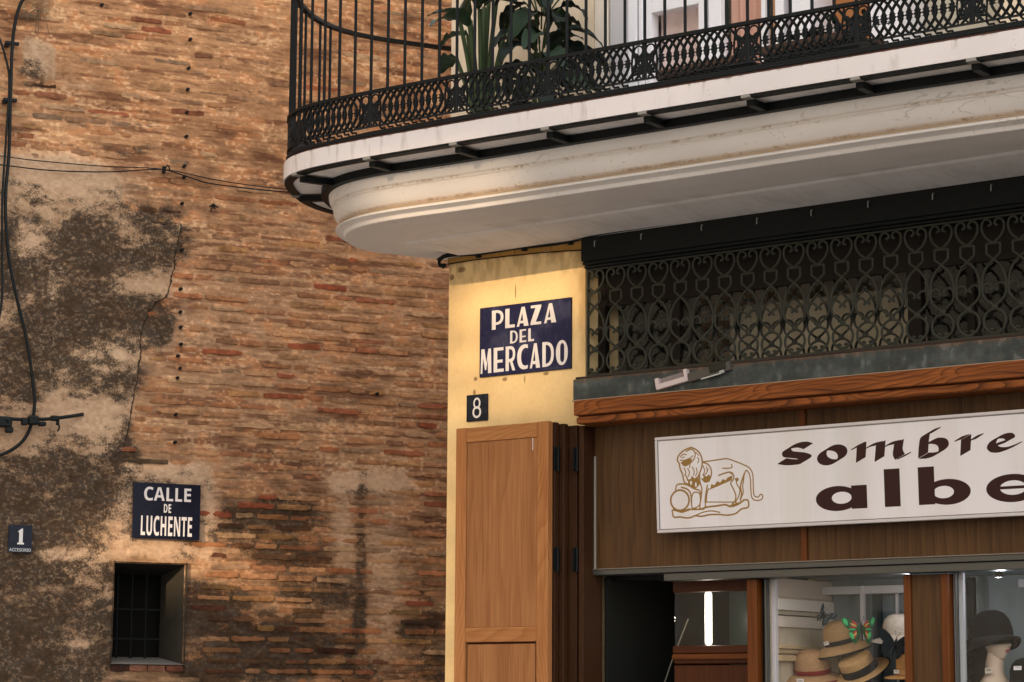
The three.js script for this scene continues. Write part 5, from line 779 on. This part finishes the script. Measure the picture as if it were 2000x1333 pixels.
cable('hanging_cable', 'thinner black cable beside the thick one, joining it near the top left', [[-3.5, 6.3, 0.06], [-3.3, 6.02, 0.06], [-3.245, 5.88, 0.06], [-3.215, 5.75, 0.06], [-3.222, 5.3, 0.07], [-3.235, 4.9, 0.09], [-3.222, 4.53, 0.09], [-3.216, 4.19, 0.09], [-3.3, 3.8, 0.08], [-3.5, 3.5, 0.06]], 0.008, M.rubber, null, 110);
cable('cable_bundle', 'short horizontal bundle of black cables clamped to the wall at the left', [[-3.6, 3.46, 0.07], [-3.187, 3.455, 0.08], [-3.086, 3.452, 0.08], [-2.985, 3.456, 0.08], [-2.883, 3.465, 0.08], [-2.815, 3.476, 0.075], [-2.713, 3.495, 0.07], [-2.627, 3.518, 0.02]], 0.012, M.rubber, [['cable_clamp', merge([tr(rbox(0.07, 0.06, 0.06, 0.012), 0, 0, 0), tr(rbox(0.04, 0.05, 0.05, 0.01), -0.06, -0.012, 0.01), tr(rbox(0.05, 0.03, 0.05, 0.01), 0.06, -0.02, 0)]), -2.975, 3.45, 0.085], ['cable_clamp', merge([tr(rbox(0.06, 0.035, 0.05, 0.01), 0, 0, 0), tr(rbox(0.02, 0.05, 0.03, 0.006), 0.02, -0.02, 0), tube([[0.02, -0.02, 0], [0.03, -0.06, 0.01], [0.02, -0.085, 0]], 0.006, 8)]), -2.83, 3.472, 0.08], ['junction_box', merge([tr(rbox(0.09, 0.07, 0.06, 0.012), 0, 0, 0), tr(new THREE.SphereGeometry(0.012, 10, 8), 0.01, 0.01, 0.034), tr(rbox(0.05, 0.04, 0.05, 0.01), 0.03, -0.05, 0)]), -3.16, 3.43, 0.08]], 60);
cable('thin_wire', 'thin dark wire crossing the brick wall to the balcony, the upper of two', [[-3.6, 5.21, 0.05], [-3.247, 5.204, 0.05], [-3.041, 5.198, 0.05], [-2.552, 5.206, 0.05], [-2.124, 5.228, 0.05], [-1.758, 5.192, 0.05], [-1.46, 5.175, 0.06], [-1.1, 5.175, 0.07], [-0.4, 5.2, 0.05]], 0.0036, M.black, [['wire_anchor', merge([tr(rbox(0.02, 0.05, 0.03, 0.004), 0, 0, -0.01), tube([[0, 0, 0], [0.02, 0.03, 0.02], [0.035, 0.0, 0.01]], 0.005, 8)]), -2.124, 5.226, 0.05]], 90);
cable('thin_wire', 'thin dark wire sagging across the pale render, the lower of two', [[-3.6, 5.15, 0.045], [-3.245, 5.144, 0.05], [-2.901, 5.141, 0.05], [-2.481, 5.175, 0.05], [-2.232, 5.215, 0.05], [-2.124, 5.224, 0.055], [-1.95, 5.19, 0.055], [-1.83, 5.165, 0.055], [-1.534, 5.153, 0.06], [-1.249, 5.152, 0.07], [-0.4, 5.17, 0.05]], 0.0045, M.black, null, 90);
{ // dry weeds rooted in the wall at the top left
  const t = thing('dry_weed', 'few dry twigs growing from the brick wall beside the cable at the top left', 'plant', B(-3.03, 6.24, 0.02), TB), l = [];
  for (let i = 0; i < 9; i++) { const a = rnd(-1.2, 0.6), L = rnd(0.08, 0.2); l.push(tube([[0, 0, 0], [Math.sin(a) * L * 0.5, -Math.cos(a) * L * 0.4 + 0.02, 0.04], [Math.sin(a) * L, -Math.cos(a) * L, 0.04 + rnd(0, 0.03)]], 0.0022, 6, 4)); }
  part(t, 'twig', merge(l), std(96, 78, 56, 0.9));
}
{ // black cable along the top of the pier, looped at the corner
  const t = thing('soffit_cable', 'black cable tucked under the balcony along the top of the yellow pier', 'cable', F(-1, 4.2, 0), TF);
  const m = (l) => l.map(([s, h, d]) => [s + 1, h - 4.2, d]);
  part(t, 'cable_sheath', tube(m([[-1.0, 4.19, 0.03], [-1.03, 4.192, 0.05], [-1.035, 4.22, 0.06], [-0.98, 4.245, 0.05], [-0.8, 4.244, 0.035], [-0.55, 4.243, 0.03], [-0.3, 4.24, 0.03], [-0.1, 4.243, 0.03], [0.1, 4.245, 0.06], [1.0, 4.25, 0.06], [2.5, 4.25, 0.06], [4, 4.25, 0.06]]), 0.013, 140, 7), M.rubber);
  part(t, 'cable_sheath', tube(m([[-1.02, 4.18, 0.02], [-1.045, 4.2, 0.04], [-1.0, 4.232, 0.06], [-0.75, 4.232, 0.028], [-0.5, 4.236, 0.024], [-0.2, 4.228, 0.024], [0.02, 4.236, 0.03]]), 0.008, 80, 6), M.rubber);
  for (const s of [-0.76, -0.42, -0.09]) part(t, 'cable_clip', rbox(0.03, 0.03, 0.03, 0.004), M.black, [s + 1, 0.028, 0.02]);
}
// little white cable hooks along the lintel
[0.106, 0.425, 0.826, 1.18, 1.517, 1.858, 2.232, 2.559].forEach((s, i) => {
  const h = thing('lintel_hook', 'small white hook on the dark lintel above the iron grille', 'hook', F(s, 4.19 + (i % 3) * 0.003, 0.052), TF, 'white hooks along the dark lintel');
  part(h, 'hook', merge([tube([[0, 0.02, 0], [0.003, 0.012, 0.012], [0.004, -0.006, 0.014], [0, -0.02, 0.008]], 0.0042, 10, 6), tr(new THREE.SphereGeometry(0.006, 8, 6), 0, 0.02, 0)]), std(150, 152, 146, 0.6));
  h.scale.setScalar(0.8);
});
{ // broken plastic light fitting lying along the ledge
  const t = thing('bird_spike_strip', 'pale broken plastic strip with comb teeth fixed along the painted beam', 'fitting', F(0.57, 3.33, 0.115), TF); t.rotation.order = 'YXZ'; t.rotation.z = 0.17;
  const l = [tr(rbox(0.21, 0.03, 0.03, 0.004), 0.105, 0.0, 0), tr(rbox(0.024, 0.055, 0.034, 0.004), 0.012, 0.022, 0), tr(rbox(0.022, 0.06, 0.034, 0.004), 0.2, 0.024, 0)];
  part(t, 'comb_strip', merge(l), std(214, 196, 190, 0.5)); const tooth = rbox(0.0025, 0.03, 0.012, 0.0008);
  for (let i = 0; i < 16; i++) part(t, 'comb_tooth', tooth, std(190, 172, 166, 0.5), [0.032 + i * 0.0102, 0.028, 0]);
  part(t, 'grey_housing', tr(rbox(0.27, 0.05, 0.035, 0.006), 0.35, 0.0, 0.0), std(88, 82, 74, 0.6)); part(t, 'dark_cover', tr(rbox(0.1, 0.04, 0.04, 0.006), 0.41, 0.008, 0.008), std(48, 46, 36, 0.6)); part(t, 'metal_edge', tr(rbox(0.13, 0.008, 0.01, 0.002), 0.36, -0.028, 0.014), std(190, 190, 186, 0.3, { metalness: 0.4 })); part(t, 'metal_clip', tr(rbox(0.03, 0.024, 0.014, 0.003), 0.43, -0.018, 0.012), std(176, 176, 170, 0.4));
}
// ---------------------------------------------------------------- across the square, out of the picture: added house front, openings cut to shape sun patches
{
  const X = -14, proj = (p) => { const t = (X - p.x) / SUN.x; return [p.z + SUN.z * t, p.y + SUN.y * t]; };
  const sh = new THREE.Shape([[-14, 0], [38, 0], [38, 21], [-14, 21]].map(([z, y]) => new THREE.Vector2(z, y)));
  const slits = []; for (let h = 3.84; h > 1.4; h -= 0.3) slits.push([F(-1.05, h), F(h > 3.3 ? -0.1 : -0.86, h), F(h > 3.3 ? -0.1 : -0.86, h - 0.125), F(-1.05, h - 0.125)]);
  for (const poly of [
    [F(-0.95, 4.14), F(0.1, 4.14), F(0.1, 3.9), F(-0.95, 3.95)], ...slits,
    [B(-2.65, 2.8), B(-1.7, 2.84), B(-0.95, 2.62), B(-0.95, 2.32), B(-1.75, 2.38), B(-2.65, 2.52)],
  ]) { const h = new THREE.Path(poly.map((p) => new THREE.Vector2(...proj(p)))); sh.holes.push(h); }
  const t = thing('added_screen_house', 'unseen cream house front added with openings that shape patches of sun', 'building', new THREE.Vector3(X, 0, 0));
  const g = new THREE.ExtrudeGeometry(sh, { depth: 0.06, bevelEnabled: false }).rotateY(-Math.PI / 2);
  part(t, 'house_front', uvm(g), M.cream);
  const cor = []; for (const [y, h, d] of [[3.5, 0.18, 0.2], [16.4, 0.35, 0.5], [20.8, 0.4, 0.4]]) cor.push(tr(rbox(d, h, 52, 0.03), d / 2 + 0.02, y, 12)); part(t, 'house_cornice', merge(cor), std(232, 214, 190, 0.8));
  part(t, 'house_body', tr(new THREE.BoxGeometry(3, 3.4, 52), -1.7, 1.7, 12), M.cream);
  for (let k = 0; k < 9; k++) for (const y of [1.9, 14.2]) { const w = part(t, 'window', tr(rbox(0.1, 2, 1.1, 0.02), 0.06, y, -9 + k * 3.6), std(206, 196, 184, 0.6)); part(w, 'pane', tr(rbox(0.03, 1.8, 0.9, 0.01), 0.11, y, -9 + k * 3.6), std(40, 46, 50, 0.1)); }
}
renderer.render(scene, camera);
